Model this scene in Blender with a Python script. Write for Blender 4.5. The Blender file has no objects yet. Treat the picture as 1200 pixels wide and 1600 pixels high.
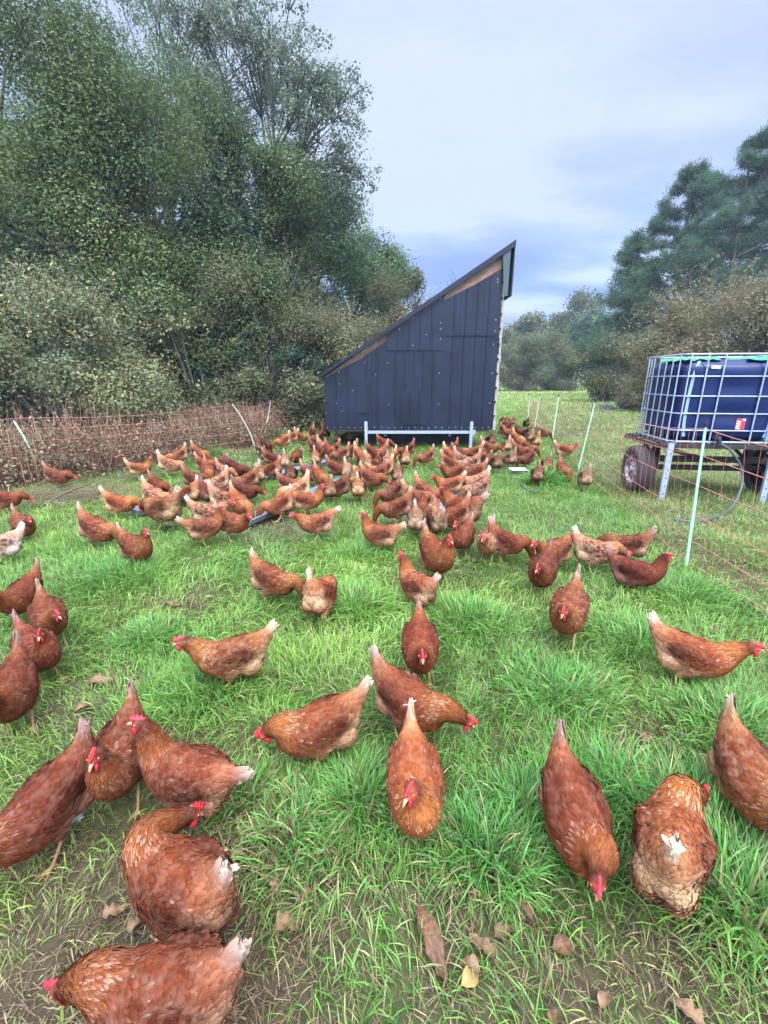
import bpy, math, random
import numpy as np
from mathutils import Vector, Matrix

SC = bpy.context.scene
COL = SC.collection
R = math.radians

# ------------------------------------------------------------------ camera
CAM_H = 1.45
F_PX = 700.0                      # focal length in pixels of the 1200 x 1600 photograph
TILT = math.atan(0.30)            # camera looks this far below the horizon
cd = bpy.data.cameras.new('camera')
cd.sensor_fit = 'VERTICAL'; cd.sensor_height = 24.0; cd.lens = 24.0 * F_PX / 1600.0
cd.clip_start = 0.05; cd.clip_end = 2000
cam = bpy.data.objects.new('camera', cd); COL.objects.link(cam)
cam.location = (0, 0, CAM_H); cam.rotation_euler = (math.pi/2 - TILT, 0, 0)
SC.camera = cam

# ------------------------------------------------------------------ light
SUN_EL, SUN_ROT = R(50), R(-150)
world = bpy.data.worlds.new('World'); SC.world = world; world.use_nodes = True
def build_world():
    nt = world.node_tree; N = nt.nodes; L = nt.links; N.clear()
    out = N.new('ShaderNodeOutputWorld'); bg = N.new('ShaderNodeBackground'); L.new(bg.outputs[0], out.inputs[0])
    sky = N.new('ShaderNodeTexSky'); sky.sky_type = 'NISHITA'; sky.sun_disc = False
    sky.sun_elevation = SUN_EL; sky.sun_rotation = SUN_ROT
    tc = N.new('ShaderNodeTexCoord'); sep = N.new('ShaderNodeSeparateXYZ'); L.new(tc.outputs['Generated'], sep.inputs[0])
    # project the direction on a flat cloud deck so clouds flatten towards the horizon
    def m(op, a, b=None, c=None):
        n = N.new('ShaderNodeMath'); n.operation = op
        for i, v in enumerate((a, b, c)):
            if v is None: continue
            if isinstance(v, (int, float)): n.inputs[i].default_value = v
            else: L.new(v, n.inputs[i])
        return n.outputs[0]
    z = m('MAXIMUM', sep.outputs['Z'], 0.0)
    d = m('ADD', z, 0.16)
    cx = m('DIVIDE', sep.outputs['X'], d); cy = m('DIVIDE', sep.outputs['Y'], d)
    cmb = N.new('ShaderNodeCombineXYZ'); L.new(cx, cmb.inputs[0]); L.new(cy, cmb.inputs[1])
    mp = N.new('ShaderNodeMapping'); mp.inputs['Location'].default_value = (3.1, 1.7, 0); mp.inputs['Rotation'].default_value = (0, 0, 0.35)
    mp.inputs['Scale'].default_value = (0.55, 0.95, 1); L.new(cmb.outputs[0], mp.inputs[0])
    n1 = N.new('ShaderNodeTexNoise'); n1.inputs['Scale'].default_value = 1.3; n1.inputs['Detail'].default_value = 5; n1.inputs['Roughness'].default_value = 0.5
    L.new(mp.outputs[0], n1.inputs['Vector'])
    cr = N.new('ShaderNodeValToRGB'); L.new(n1.outputs[0], cr.inputs[0])
    e = cr.color_ramp.elements
    e[0].position = 0.40; e[0].color = (0.19, 0.32, 0.64, 1)       # grey-blue cloud base
    e[1].position = 0.60; e[1].color = (0.52, 0.64, 0.87, 1)       # bright thin cloud
    k = e.new(0.5); k.color = (0.30, 0.44, 0.76, 1)
    # cloud colour paler towards the zenith, as under any overcast
    up = N.new('ShaderNodeMapRange'); up.inputs['From Min'].default_value = 0.16; up.inputs['From Max'].default_value = 0.50
    L.new(z, up.inputs['Value'])
    wh = N.new('ShaderNodeMix'); wh.data_type = 'RGBA'; L.new(m('MULTIPLY', up.outputs[0], 0.72), wh.inputs['Factor'])
    L.new(cr.outputs[0], wh.inputs['A']); wh.inputs['B'].default_value = (0.63, 0.69, 0.84, 1)
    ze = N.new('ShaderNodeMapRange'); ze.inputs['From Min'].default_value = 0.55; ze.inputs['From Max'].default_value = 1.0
    ze.inputs['To Min'].default_value = 1.0; ze.inputs['To Max'].default_value = 6.0; L.new(z, ze.inputs['Value'])  # added boost of the unseen sky overhead, to light the scene
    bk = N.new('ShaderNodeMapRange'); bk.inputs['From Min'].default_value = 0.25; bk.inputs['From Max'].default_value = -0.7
    bk.inputs['To Min'].default_value = 1.0; bk.inputs['To Max'].default_value = 4.2; L.new(sep.outputs['Y'], bk.inputs['Value'])  # added boost of the unseen sky behind the camera, as fill light
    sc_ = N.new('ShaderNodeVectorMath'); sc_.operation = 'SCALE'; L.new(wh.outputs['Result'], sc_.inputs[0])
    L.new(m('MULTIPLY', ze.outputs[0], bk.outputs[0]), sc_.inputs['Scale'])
    ns = N.new('ShaderNodeVectorMath'); ns.operation = 'SCALE'; L.new(sky.outputs[0], ns.inputs[0]); ns.inputs['Scale'].default_value = 0.08
    mx = N.new('ShaderNodeMix'); mx.data_type = 'RGBA'; mx.inputs['Factor'].default_value = 0.9
    L.new(ns.outputs[0], mx.inputs['A']); L.new(sc_.outputs[0], mx.inputs['B'])
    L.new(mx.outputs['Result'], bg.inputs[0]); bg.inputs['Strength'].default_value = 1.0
build_world()
sd = bpy.data.lights.new('sun', 'SUN'); sd.energy = 1.5; sd.angle = R(14); sd.color = (1.0, 0.96, 0.9)
sun = bpy.data.objects.new('sun', sd); COL.objects.link(sun)
sun.rotation_euler = (R(90) - SUN_EL, 0, R(25))
SC.view_settings.view_transform = 'Standard'; SC.view_settings.look = 'None'
SC.view_settings.exposure = 0.42; SC.view_settings.gamma = 1.0
SC.render.engine = 'CYCLES'; SC.cycles.max_bounces = 6; SC.cycles.transparent_max_bounces = 8
SC.cycles.diffuse_bounces = 3; SC.cycles.glossy_bounces = 2; SC.cycles.use_denoising = True

# ------------------------------------------------------------------ helpers
CA, SA = math.cos(TILT), math.sin(TILT)
def on_plane(px, py, z=0.0):
    """world point on the level plane z seen at pixel (px, py) of the photograph"""
    u = (px - 600) / F_PX; v = (800 - py) / F_PX
    t = (z - CAM_H) / (-SA + v * CA)
    return Vector((u * t, t * (CA + v * SA), z))
def at_depth(px, py, Y):
    u = (px - 600) / F_PX; v = (800 - py) / F_PX
    t = Y / (CA + v * SA)
    return Vector((u * t, Y, CAM_H + t * (-SA + v * CA)))

def tag(o, label=None, cat=None, group=None, kind=None):
    if label: o['label'] = label
    if cat: o['category'] = cat
    if group: o['group'] = group
    if kind: o['kind'] = kind
    return o
def empty(name, loc=(0, 0, 0), rz=0.0):
    o = bpy.data.objects.new(name, None); COL.objects.link(o); o.location = loc; o.rotation_euler = (0, 0, rz)
    o.empty_display_size = 0.1
    return o
def link_mesh(name, me, mats, parent=None, loc=None):
    o = bpy.data.objects.new(name, me); COL.objects.link(o)
    for m_ in (mats if isinstance(mats, (list, tuple)) else [mats]): 
        if m_ is not None: me.materials.append(m_)
    if parent: o.parent = parent
    if loc: o.location = loc
    return o

class MB:
    """collects faces of mixed size, then builds one mesh"""
    def __init__(s): s.v = []; s.f = []; s.mi = []; s.cur = 0; s.smooth = []
    def add(s, vs, fs, smooth=False):
        n = len(s.v); s.v += [tuple(p) for p in vs]
        for f in fs: s.f.append([i + n for i in f]); s.mi.append(s.cur); s.smooth.append(smooth)
    def box(s, c, d, rot=None):
        vs = [Vector((x*d[0]/2, y*d[1]/2, z*d[2]/2)) for x in (-1, 1) for y in (-1, 1) for z in (-1, 1)]
        if rot is not None: vs = [rot @ p for p in vs]
        c = Vector(c)
        s.add([p + c for p in vs], [(0,1,3,2),(4,6,7,5),(0,4,5,1),(2,3,7,6),(0,2,6,4),(1,5,7,3)])
    def tube(s, pts, rad, n=8, caps=True):
        pts = [Vector(p) for p in pts]
        if isinstance(rad, (int, float)): rad = [rad] * len(pts)
        rings = []; up = Vector((0, 0, 1)); base = len(s.v); vs = []
        for i, p in enumerate(pts):
            t = (pts[min(i+1, len(pts)-1)] - pts[max(i-1, 0)]).normalized()
            a = t.cross(up if abs(t.z) < 0.95 else Vector((1, 0, 0))).normalized(); b = a.cross(t)
            for k in range(n):
                g = 2*math.pi*k/n
                vs.append(p + (a*math.cos(g) + b*math.sin(g)) * rad[i])
        fs = []
        for i in range(len(pts)-1):
            for k in range(n):
                k2 = (k+1) % n
                fs.append((i*n+k, i*n+k2, (i+1)*n+k2, (i+1)*n+k))
        s.add(vs, fs, True)
        if caps:
            m_ = len(pts)-1
            s.add([vs[k] for k in range(n)], [tuple(range(n))[::-1]])
            s.add([vs[m_*n+k] for k in range(n)], [tuple(range(n))])
    def build(s, name, mats, parent=None):
        me = bpy.data.meshes.new(name); me.from_pydata(s.v, [], s.f)
        me.polygons.foreach_set('material_index', s.mi); me.polygons.foreach_set('use_smooth', s.smooth); me.update()
        return link_mesh(name, me, mats, parent)

def np_mesh(name, V, F4=None, F3=None, colors=None, smooth=False):
    """V (n,3); F4 (k,4); F3 (j,3); colors (n,3) stored as point attribute 'col'"""
    me = bpy.data.meshes.new(name)
    F4 = np.zeros((0, 4), np.int32) if F4 is None else np.asarray(F4, np.int32)
    F3 = np.zeros((0, 3), np.int32) if F3 is None else np.asarray(F3, np.int32)
    me.vertices.add(len(V)); me.vertices.foreach_set('co', np.asarray(V, np.float32).ravel())
    nl = F4.size + F3.size; me.loops.add(nl)
    me.loops.foreach_set('vertex_index', np.concatenate([F4.ravel(), F3.ravel()]).astype(np.int32))
    npoly = len(F4) + len(F3); me.polygons.add(npoly)
    st = np.concatenate([np.arange(len(F4)) * 4, F4.size + np.arange(len(F3)) * 3]).astype(np.int32)
    me.polygons.foreach_set('loop_start', st)
    me.polygons.foreach_set('use_smooth', np.full(npoly, smooth))
    me.update(calc_edges=True)
    if colors is not None:
        a = me.attributes.new('col', 'FLOAT_COLOR', 'POINT')
        c = np.ones((len(V), 4), np.float32); c[:, :3] = colors
        a.data.foreach_set('color', c.ravel())
    return me

def catmull(P, n):
    P = np.asarray(P, float); k = len(P); out = []
    T = np.linspace(0, k-1.0001, n)
    for t in T:
        i = int(t); f = t - i
        p0, p1, p2, p3 = P[max(i-1, 0)], P[i], P[min(i+1, k-1)], P[min(i+2, k-1)]
        out.append(0.5*((2*p1)+(-p0+p2)*f+(2*p0-5*p1+4*p2-p3)*f*f+(-p0+3*p1-3*p2+p3)*f**3))
    return np.array(out)
def nrm(v): return v / (np.linalg.norm(v, axis=-1, keepdims=True) + 1e-9)


# value noise on arrays
_rng0 = np.random.default_rng(5)
_TAB = _rng0.random((256, 256))
def vnoise(x, y, s=1.0, seed=0):
    x = np.asarray(x, float) / s + 37.3 * seed + 1000; y = np.asarray(y, float) / s + 91.7 * seed + 1000
    xi = np.floor(x).astype(int); yi = np.floor(y).astype(int); fx = x - xi; fy = y - yi
    fx = fx*fx*(3-2*fx); fy = fy*fy*(3-2*fy)
    g = lambda a, b: _TAB[a % 256, b % 256]
    return (g(xi, yi)*(1-fx)+g(xi+1, yi)*fx)*(1-fy) + (g(xi, yi+1)*(1-fx)+g(xi+1, yi+1)*fx)*fy

# ------------------------------------------------------------------ materials
def mat(name, col=(0.5, 0.5, 0.5), rough=0.6, metal=0.0, noise=0.0, nscale=20.0, bump=0.0, spec=0.5, second=None, coat=0.0):
    m_ = bpy.data.materials.new(name); m_.use_nodes = True
    nt = m_.node_tree; N = nt.nodes; L = nt.links; b = N['Principled BSDF']
    b.inputs['Base Color'].default_value = (*col, 1); b.inputs['Roughness'].default_value = rough
    b.inputs['Metallic'].default_value = metal; b.inputs['Specular IOR Level'].default_value = spec
    b.inputs['Coat Weight'].default_value = coat
    if noise or bump or second:
        tc = N.new('ShaderNodeTexCoord'); n = N.new('ShaderNodeTexNoise'); n.inputs['Scale'].default_value = nscale
        n.inputs['Detail'].default_value = 6; L.new(tc.outputs['Object'], n.inputs['Vector'])
        if second:
            cr = N.new('ShaderNodeValToRGB'); cr.color_ramp.elements[0].position = 0.5 - noise; cr.color_ramp.elements[1].position = 0.5 + noise
            cr.color_ramp.elements[0].color = (*col, 1); cr.color_ramp.elements[1].color = (*second, 1)
            L.new(n.outputs[0], cr.inputs[0]); L.new(cr.outputs[0], b.inputs['Base Color'])
        elif noise:
            cr = N.new('ShaderNodeValToRGB'); L.new(n.outputs[0], cr.inputs[0])
            cr.color_ramp.elements[0].position = 0.3; cr.color_ramp.elements[1].position = 0.7
            cr.color_ramp.elements[0].color = tuple(c*(1-noise) for c in col) + (1,)
            cr.color_ramp.elements[1].color = tuple(min(1, c*(1+noise)) for c in col) + (1,)
            L.new(cr.outputs[0], b.inputs['Base Color'])
            rr = N.new('ShaderNodeMapRange'); rr.inputs['To Min'].default_value = max(0.05, rough-0.12); rr.inputs['To Max'].default_value = min(1, rough+0.12)
            L.new(n.outputs[0], rr.inputs['Value']); L.new(rr.outputs[0], b.inputs['Roughness'])
        if bump:
            bp = N.new('ShaderNodeBump'); bp.inputs['Strength'].default_value = bump; bp.inputs['Distance'].default_value = 0.01
            L.new(n.outputs[0], bp.inputs['Height']); L.new(bp.outputs[0], b.inputs['Normal'])
    return m_
def leaf_mat(name, rough=0.55, trans=0.35, spec=0.3, tint=(1, 1, 1)):
    """diffuse + translucent, coloured by the mesh's own leaf colours"""
    m_ = bpy.data.materials.new(name); m_.use_nodes = True
    nt = m_.node_tree; N = nt.nodes; L = nt.links; b = N['Principled BSDF']; out = N['Material Output']
    at = N.new('ShaderNodeAttribute'); at.attribute_name = 'col'
    L.new(at.outputs['Color'], b.inputs['Base Color']); b.inputs['Roughness'].default_value = rough; b.inputs['Specular IOR Level'].default_value = spec
    tr = N.new('ShaderNodeBsdfTranslucent'); L.new(at.outputs['Color'], tr.inputs[0])
    mx = N.new('ShaderNodeMixShader'); mx.inputs[0].default_value = trans
    L.new(b.outputs[0], mx.inputs[1]); L.new(tr.outputs[0], mx.inputs[2]); L.new(mx.outputs[0], out.inputs[0])
    return m_
M_LEAF = leaf_mat('leaf_surface', rough=.75, spec=.1); M_GRASS = leaf_mat('grass_blade', rough=0.42, trans=0.42, spec=0.45)
M_DRY = leaf_mat('dry_stem', rough=0.8, trans=0.1, spec=0.1)
M_BARK = mat('bark', (0.085, 0.072, 0.055), 0.9, noise=0.4, nscale=6, bump=0.6)
M_IVYBARK = mat('ivy_bark', (0.03, 0.045, 0.02), 0.85, noise=0.5, nscale=9, bump=0.8)
M_PALEBARK = mat('pale_bark', (0.32, 0.30, 0.26), 0.8, noise=0.35, nscale=5)
M_GALV = mat('galvanised_steel', (0.42, 0.46, 0.52), 0.42, metal=0.55, noise=0.18, nscale=30)
M_RUST = mat('rusty_steel', (0.030, 0.016, 0.013), 0.8, noise=0.45, nscale=14, bump=0.3)
# ------------------------------------------------------------------ ground
def smooth01(a, lo, hi):
    t = np.clip((a-lo)/(hi-lo), 0, 1); return t*t*(3-2*t)
def ground_z(x, y):
    x = np.asarray(x, float); y = np.asarray(y, float)
    h = (vnoise(x, y, 1.1, 1)-.5)*.05 + (vnoise(x, y, .35, 2)-.5)*.022
    h = h*np.clip(1.2-np.hypot(x, y)/60, .2, 1)
    # low bank behind the left fence
    edge = -4.2 + (y-6.4)*.55; edge = np.minimum(edge, -2.4)
    bank = smooth01(edge-.35-x, 0, 2.2)*.38*smooth01(y, 2.0, 6.0)
    return h + bank
# worn, muddy spots seen in the photograph (pixel, radius in m)
_W = [((330, 1440), .34), ((120, 1440), .30), ((230, 1580), .45), ((60, 1560), .40), ((470, 1560), .40), ((720, 1560), .34), ((900, 1590), .30), ((1010, 1165), .20),
      ((290, 945), .30), ((250, 1370), .20), ((690, 1440), .14), ((1010, 1540), .2), ((590, 1430), .12), ((100, 775), .5), ((440, 830), .5), ((130, 1100), .18), ((420, 1370), .1)]
WORN = [(on_plane(*p), r) for p, r in _W]
_T = [((560, 955), .26), ((728, 975), .26), ((465, 1300), .24), ((560, 1265), .16), ((960, 1250), .18), ((1090, 1290), .22), ((870, 1085), .26), ((330, 1085), .2), ((350, 695), .7), ((310, 712), .5), ((430, 685), .4), ((840, 1290), .16),
      ((1060, 930), .3), ((1000, 1010), .25), ((200, 905), .25), ((760, 1340), .16), ((1140, 1150), .3), ((850, 755), .3), ((1160, 1420), .2), ((380, 1250), .14), ((560, 870), .2), ((230, 1000), .2)]
TUFT = [(on_plane(*p), r) for p, r in _T]
def worn(x, y):
    w = np.zeros_like(np.asarray(x, float))
    for c, r in WORN: w = np.maximum(w, np.exp(-(((x-c.x)**2+(y-c.y)**2)/(r*r))**1.5))
    w = w*(0.10+.85*vnoise(x, y, .12, 7)) + np.clip(vnoise(x, y, .8, 9)-.70, 0, 1)*2.2*(y < 12)
    return np.clip(w, 0, 1)
def tuft(x, y):
    w = np.zeros_like(np.asarray(x, float))
    for c, r in TUFT: w = np.maximum(w, np.exp(-(((x-c.x)**2+(y-c.y)**2)/(r*r))))
    return w

def ground_material():
    m_ = bpy.data.materials.new('meadow_soil'); m_.use_nodes = True
    nt = m_.node_tree; N = nt.nodes; L = nt.links; b = N['Principled BSDF']
    tc = N.new('ShaderNodeTexCoord'); at = N.new('ShaderNodeAttribute'); at.attribute_name = 'col'
    n = N.new('ShaderNodeTexNoise'); n.inputs['Scale'].default_value = 9; n.inputs['Detail'].default_value = 10; n.inputs['Roughness'].default_value = .7
    L.new(tc.outputs['Object'], n.inputs['Vector'])
    cr = N.new('ShaderNodeValToRGB'); L.new(n.outputs[0], cr.inputs[0]); e = cr.color_ramp.elements
    e[0].position = .3; e[0].color = (.55, .5, .45, 1); e[1].position = .7; e[1].color = (1.4, 1.3, 1.15, 1)
    mu = N.new('ShaderNodeMix'); mu.data_type = 'RGBA'; mu.blend_type = 'MULTIPLY'; mu.inputs['Factor'].default_value = 1
    L.new(at.outputs['Color'], mu.inputs['A']); L.new(cr.outputs[0], mu.inputs['B']); L.new(mu.outputs['Result'], b.inputs['Base Color'])
    b.inputs['Roughness'].default_value = .85; b.inputs['Specular IOR Level'].default_value = .2
    bp = N.new('ShaderNodeBump'); bp.inputs['Strength'].default_value = .8; bp.inputs['Distance'].default_value = .02
    L.new(n.outputs[0], bp.inputs['Height']); L.new(bp.outputs[0], b.inputs['Normal'])
    return m_
M_SOIL = ground_material()
def build_ground():
    a = np.concatenate([np.linspace(0, 6, 110), 6*1.045**np.arange(1, 120)]); a = a[a < 700]
    xs = np.concatenate([-a[:0:-1], a]); ys = np.concatenate([-a[:0:-4], a])
    X, Y = np.meshgrid(xs, ys, indexing='ij'); Z = ground_z(X, Y)
    V = np.stack([X, Y, Z], -1).reshape(-1, 3); ni, nj = X.shape
    I = np.arange(ni*nj).reshape(ni, nj); F = np.stack([I[:-1, :-1], I[1:, :-1], I[1:, 1:], I[:-1, 1:]], -1).reshape(-1, 4)
    w = worn(V[:, 0], V[:, 1]); far = smooth01(V[:, 1], 12, 40)
    soil = np.array([.058, .042, .026]); moss = np.array([.060, .078, .026]); grass = np.array([.20, .36, .065]); straw = np.array([.29, .30, .10])
    c = moss[None]*(1-w[:, None]) + soil[None]*w[:, None]
    dry = smooth01(vnoise(V[:, 0], V[:, 1], 3.5, 4), .35, .75)
    g2 = grass[None]*(1-.7*dry[:, None]) + straw[None]*.7*dry[:, None]
    c = c*(1-far[:, None]) + g2*far[:, None]
    me = np_mesh('ground', V, F, None, c, True); o = link_mesh('ground', me, M_SOIL); o['kind'] = 'structure'
build_ground()

# ------------------------------------------------------------------ grass
def fence_x(y): return np.interp(y, [0, 2.5, 3.28, 7.2, 10.6, 13.8, 16.6, 40], [2.35, 2.35, 2.40, 3.16, 3.97, 4.56, 5.2, 9.5])
def blades(n, x, y, Lm, Wm, rg, kind):
    """vertices of n curved blades. kind: 0 full (7 verts) 1 light (5 verts)"""
    w = worn(x, y); tf = tuft(x, y)
    cl = vnoise(x, y, .16, 11); cl2 = vnoise(x, y, .55, 12)
    L = Lm*(.45+.9*rg.random(n))*(.55+.5*cl+.35*cl2)*(1-.5*w)*(1+.65*tf)
    az = vnoise(x, y, .7, 13)*math.pi*5 + rg.normal(0, 1.0, n)
    # blades fall outwards from tuft centres
    for c, r in TUFT:
        dx, dy = x-c.x, y-c.y; q = (dx*dx+dy*dy) < (r*1.1)**2; az[q] = np.arctan2(dy[q], dx[q])*1.0 + rg.normal(0, 1.0, q.sum())
    lean = np.clip(rg.normal(.62, .28, n), .05, 1.2); wid = Wm*(.6+.8*rg.random(n))*(1+.35*tf)
    d = np.stack([np.cos(az), np.sin(az), np.zeros(n)], 1); sd_ = np.stack([-np.sin(az), np.cos(az), np.zeros(n)], 1)
    tw = rg.normal(0, .5, n); sd_ = sd_*np.cos(tw)[:, None] + np.array([0, 0, 1.0])*np.sin(tw)[:, None]
    base = np.stack([x, y, ground_z(x, y)-.004], 1)
    ts = np.array([0, .38, .72, 1.0]) if kind == 0 else np.array([0, .55, 1.0]); ws = [1, .9, .6, 0] if kind == 0 else [1, .75, 0]
    V = []
    for t, ww in zip(ts, ws):
        ang = lean*(.35+1.35*t); hor = L*t*np.sin(ang*.8); ver = L*t*np.cos(ang*.95); ver = np.maximum(ver, .003)
        c = base + d*hor[:, None]; c[:, 2] += ver
        if ww == 0: V.append(c[:, None])
        else: V.append(np.stack([c-sd_*(wid*ww/2)[:, None], c+sd_*(wid*ww/2)[:, None]], 1))
    V = np.concatenate(V, 1); k = V.shape[1]
    # colour
    hue = vnoise(x, y, .5, 21); h2 = vnoise(x, y, 2.3, 22); r = rg.random(n)
    g1 = np.array([.105, .270, .035]); g2 = np.array([.300, .455, .075]); g3 = np.array([.070, .245, .075]); dryc = np.array([.36, .29, .13]); brn = np.array([.17, .11, .06])
    m1 = np.clip(hue*.9+rg.normal(0, .25, n), 0, 1)[:, None]; c = g1*(1-m1)+g2*m1
    m2 = (np.clip((tf*.8+h2*.5-.2), 0, 1)*.45)[:, None]; c = c*(1-m2)+g3*m2
    outside = np.clip((x-fence_x(y)+.1)*2.5, 0, 1); leftb = np.clip((-3.6-(x-(y-6.4)*.5))*1.2, 0, 1)*(y > 4)
    dp = .07+.50*w+.26*outside+.3*leftb + .12*smooth01(vnoise(x, y, 2.0, 31), .5, .8)*(1-tf)
    isd = r < dp; c[isd] = dryc*(.6+.7*rg.random((isd.sum(), 1)))
    isb = r < dp*.35; c[isb] = brn*(.6+.7*rg.random((isb.sum(), 1)))
    pale = outside*.35; c = c*(1-pale[:, None]) + np.array([.27, .30, .11])*pale[:, None]
    c = c*(.55+.8*rg.random((n, 1)))
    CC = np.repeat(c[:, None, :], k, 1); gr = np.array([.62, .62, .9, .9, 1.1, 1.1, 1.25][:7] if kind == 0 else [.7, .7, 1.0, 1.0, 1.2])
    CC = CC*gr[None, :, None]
    return V, CC
def build_grass():
    rg = np.random.default_rng(3); VS = []; CS = []; F4 = []; F3 = []; off = 0
    zones = [  # y0, y1, density per m2, blade length, width, kind
        (-1.0, .45, 1500, .085, .0032, 0), (.45, 2.2, 8500, .092, .0038, 0), (2.2, 4.0, 5000, .098, .0050, 0), (4.0, 7.0, 2600, .095, .0055, 1), (7.0, 12.0, 1000, .11, .009, 1),
        (12.0, 22.0, 260, .13, .018, 1), (22.0, 45.0, 48, .16, .045, 1), (45.0, 90.0, 7, .2, .12, 1)]
    for y0, y1, dn, Lm, Wm, kind in zones:
        hw = 1.0*y1+1.0; n = int(2*hw*(y1-y0)*dn); y = rg.uniform(y0, y1, n); x = rg.uniform(-hw, hw, n)
        keep = np.abs(x) < .95*np.maximum(y, 0)+.75
        keep &= rg.random(n) < (1-.55*worn(x, y))*(.55+.6*vnoise(x, y, .14, 41))*(1+.3*tuft(x, y))
        keep &= ~((x < -2.4+np.minimum(0, (y-9.4)*.55)-1.6) & (y > 9))      # under the trees
        x = x[keep]; y = y[keep]; n = len(x)
        V, C = blades(n, x, y, Lm, Wm, rg, kind); k = V.shape[1]
        VS.append(V.reshape(-1, 3)); CS.append(C.reshape(-1, 3)); b = (np.arange(n)*k)[:, None]+off
        F4.append(b+np.array([0, 1, 3, 2]))
        if kind == 0: F4.append(b+np.array([2, 3, 5, 4])); F3.append(b+np.array([4, 5, 6]))
        else: F3.append(b+np.array([2, 3, 4]))
        off += n*k
    # long wet tufts
    for c, r in TUFT:
        m_ = int((2200 if c.y < 4 else 900)*r/.3); rr = r*1.15*np.sqrt(rg.random(m_))*(.55+.75*vnoise(np.arange(m_)*0.0, np.arange(m_)*.0, 1, 3)); th = rg.random(m_)*6.283
        x = c.x+rr*np.cos(th); y = c.y+rr*np.sin(th); x = x+rg.normal(0, r*.25, m_); y = y+rg.normal(0, r*.25, m_); V, C = blades(m_, x, y, (.088 if c.y < 6 else .16), (.0050 if c.y < 4 else .009), rg, 0)
        VS.append(V.reshape(-1, 3)); CS.append(C.reshape(-1, 3)); b = (np.arange(m_)*7)[:, None]+off
        F4.append(b+np.array([0, 1, 3, 2])); F4.append(b+np.array([2, 3, 5, 4])); F3.append(b+np.array([4, 5, 6])); off += m_*7
    print('grass verts', off)
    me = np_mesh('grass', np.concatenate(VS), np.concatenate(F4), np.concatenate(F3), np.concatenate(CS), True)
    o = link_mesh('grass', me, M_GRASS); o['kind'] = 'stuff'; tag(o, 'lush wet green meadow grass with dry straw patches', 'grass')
build_grass()
# flattened straw and thatch lying between the blades
def build_thatch():
    rg = np.random.default_rng(8); n = 70000; y = rg.uniform(.4, 5.5, n)**1.0; x = rg.uniform(-1, 1, n)*(.95*y+.6)
    k = rg.random(n) < .12+.9*worn(x, y); x = x[k]; y = y[k]; n = len(x); az = rg.random(n)*6.283; L = .02+.05*rg.random(n)**2; W = .0005+.0007*rg.random(n)
    d = np.stack([np.cos(az), np.sin(az), rg.normal(0, .16, n)], 1); s = np.stack([-np.sin(az), np.cos(az), np.zeros(n)], 1)
    p = np.stack([x, y, ground_z(x, y)+.006+.012*rg.random(n)], 1)
    V = np.stack([p-s*W[:, None], p+s*W[:, None], p+d*L[:, None]+s*W[:, None]*.6, p+d*L[:, None]-s*W[:, None]*.6], 1)
    c = np.array([.20, .145, .075])[None]*(.35+.9*rg.random((n, 1))); C = np.repeat(c[:, None], 4, 1)
    me = np_mesh('thatch', V.reshape(-1, 3), np.arange(n*4).reshape(n, 4), None, C.reshape(-1, 3))
    o = link_mesh('dead_grass', me, M_DRY); o['kind'] = 'stuff'; tag(o, 'flattened dead straw lying between the green blades', 'dead grass')
build_thatch()

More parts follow.
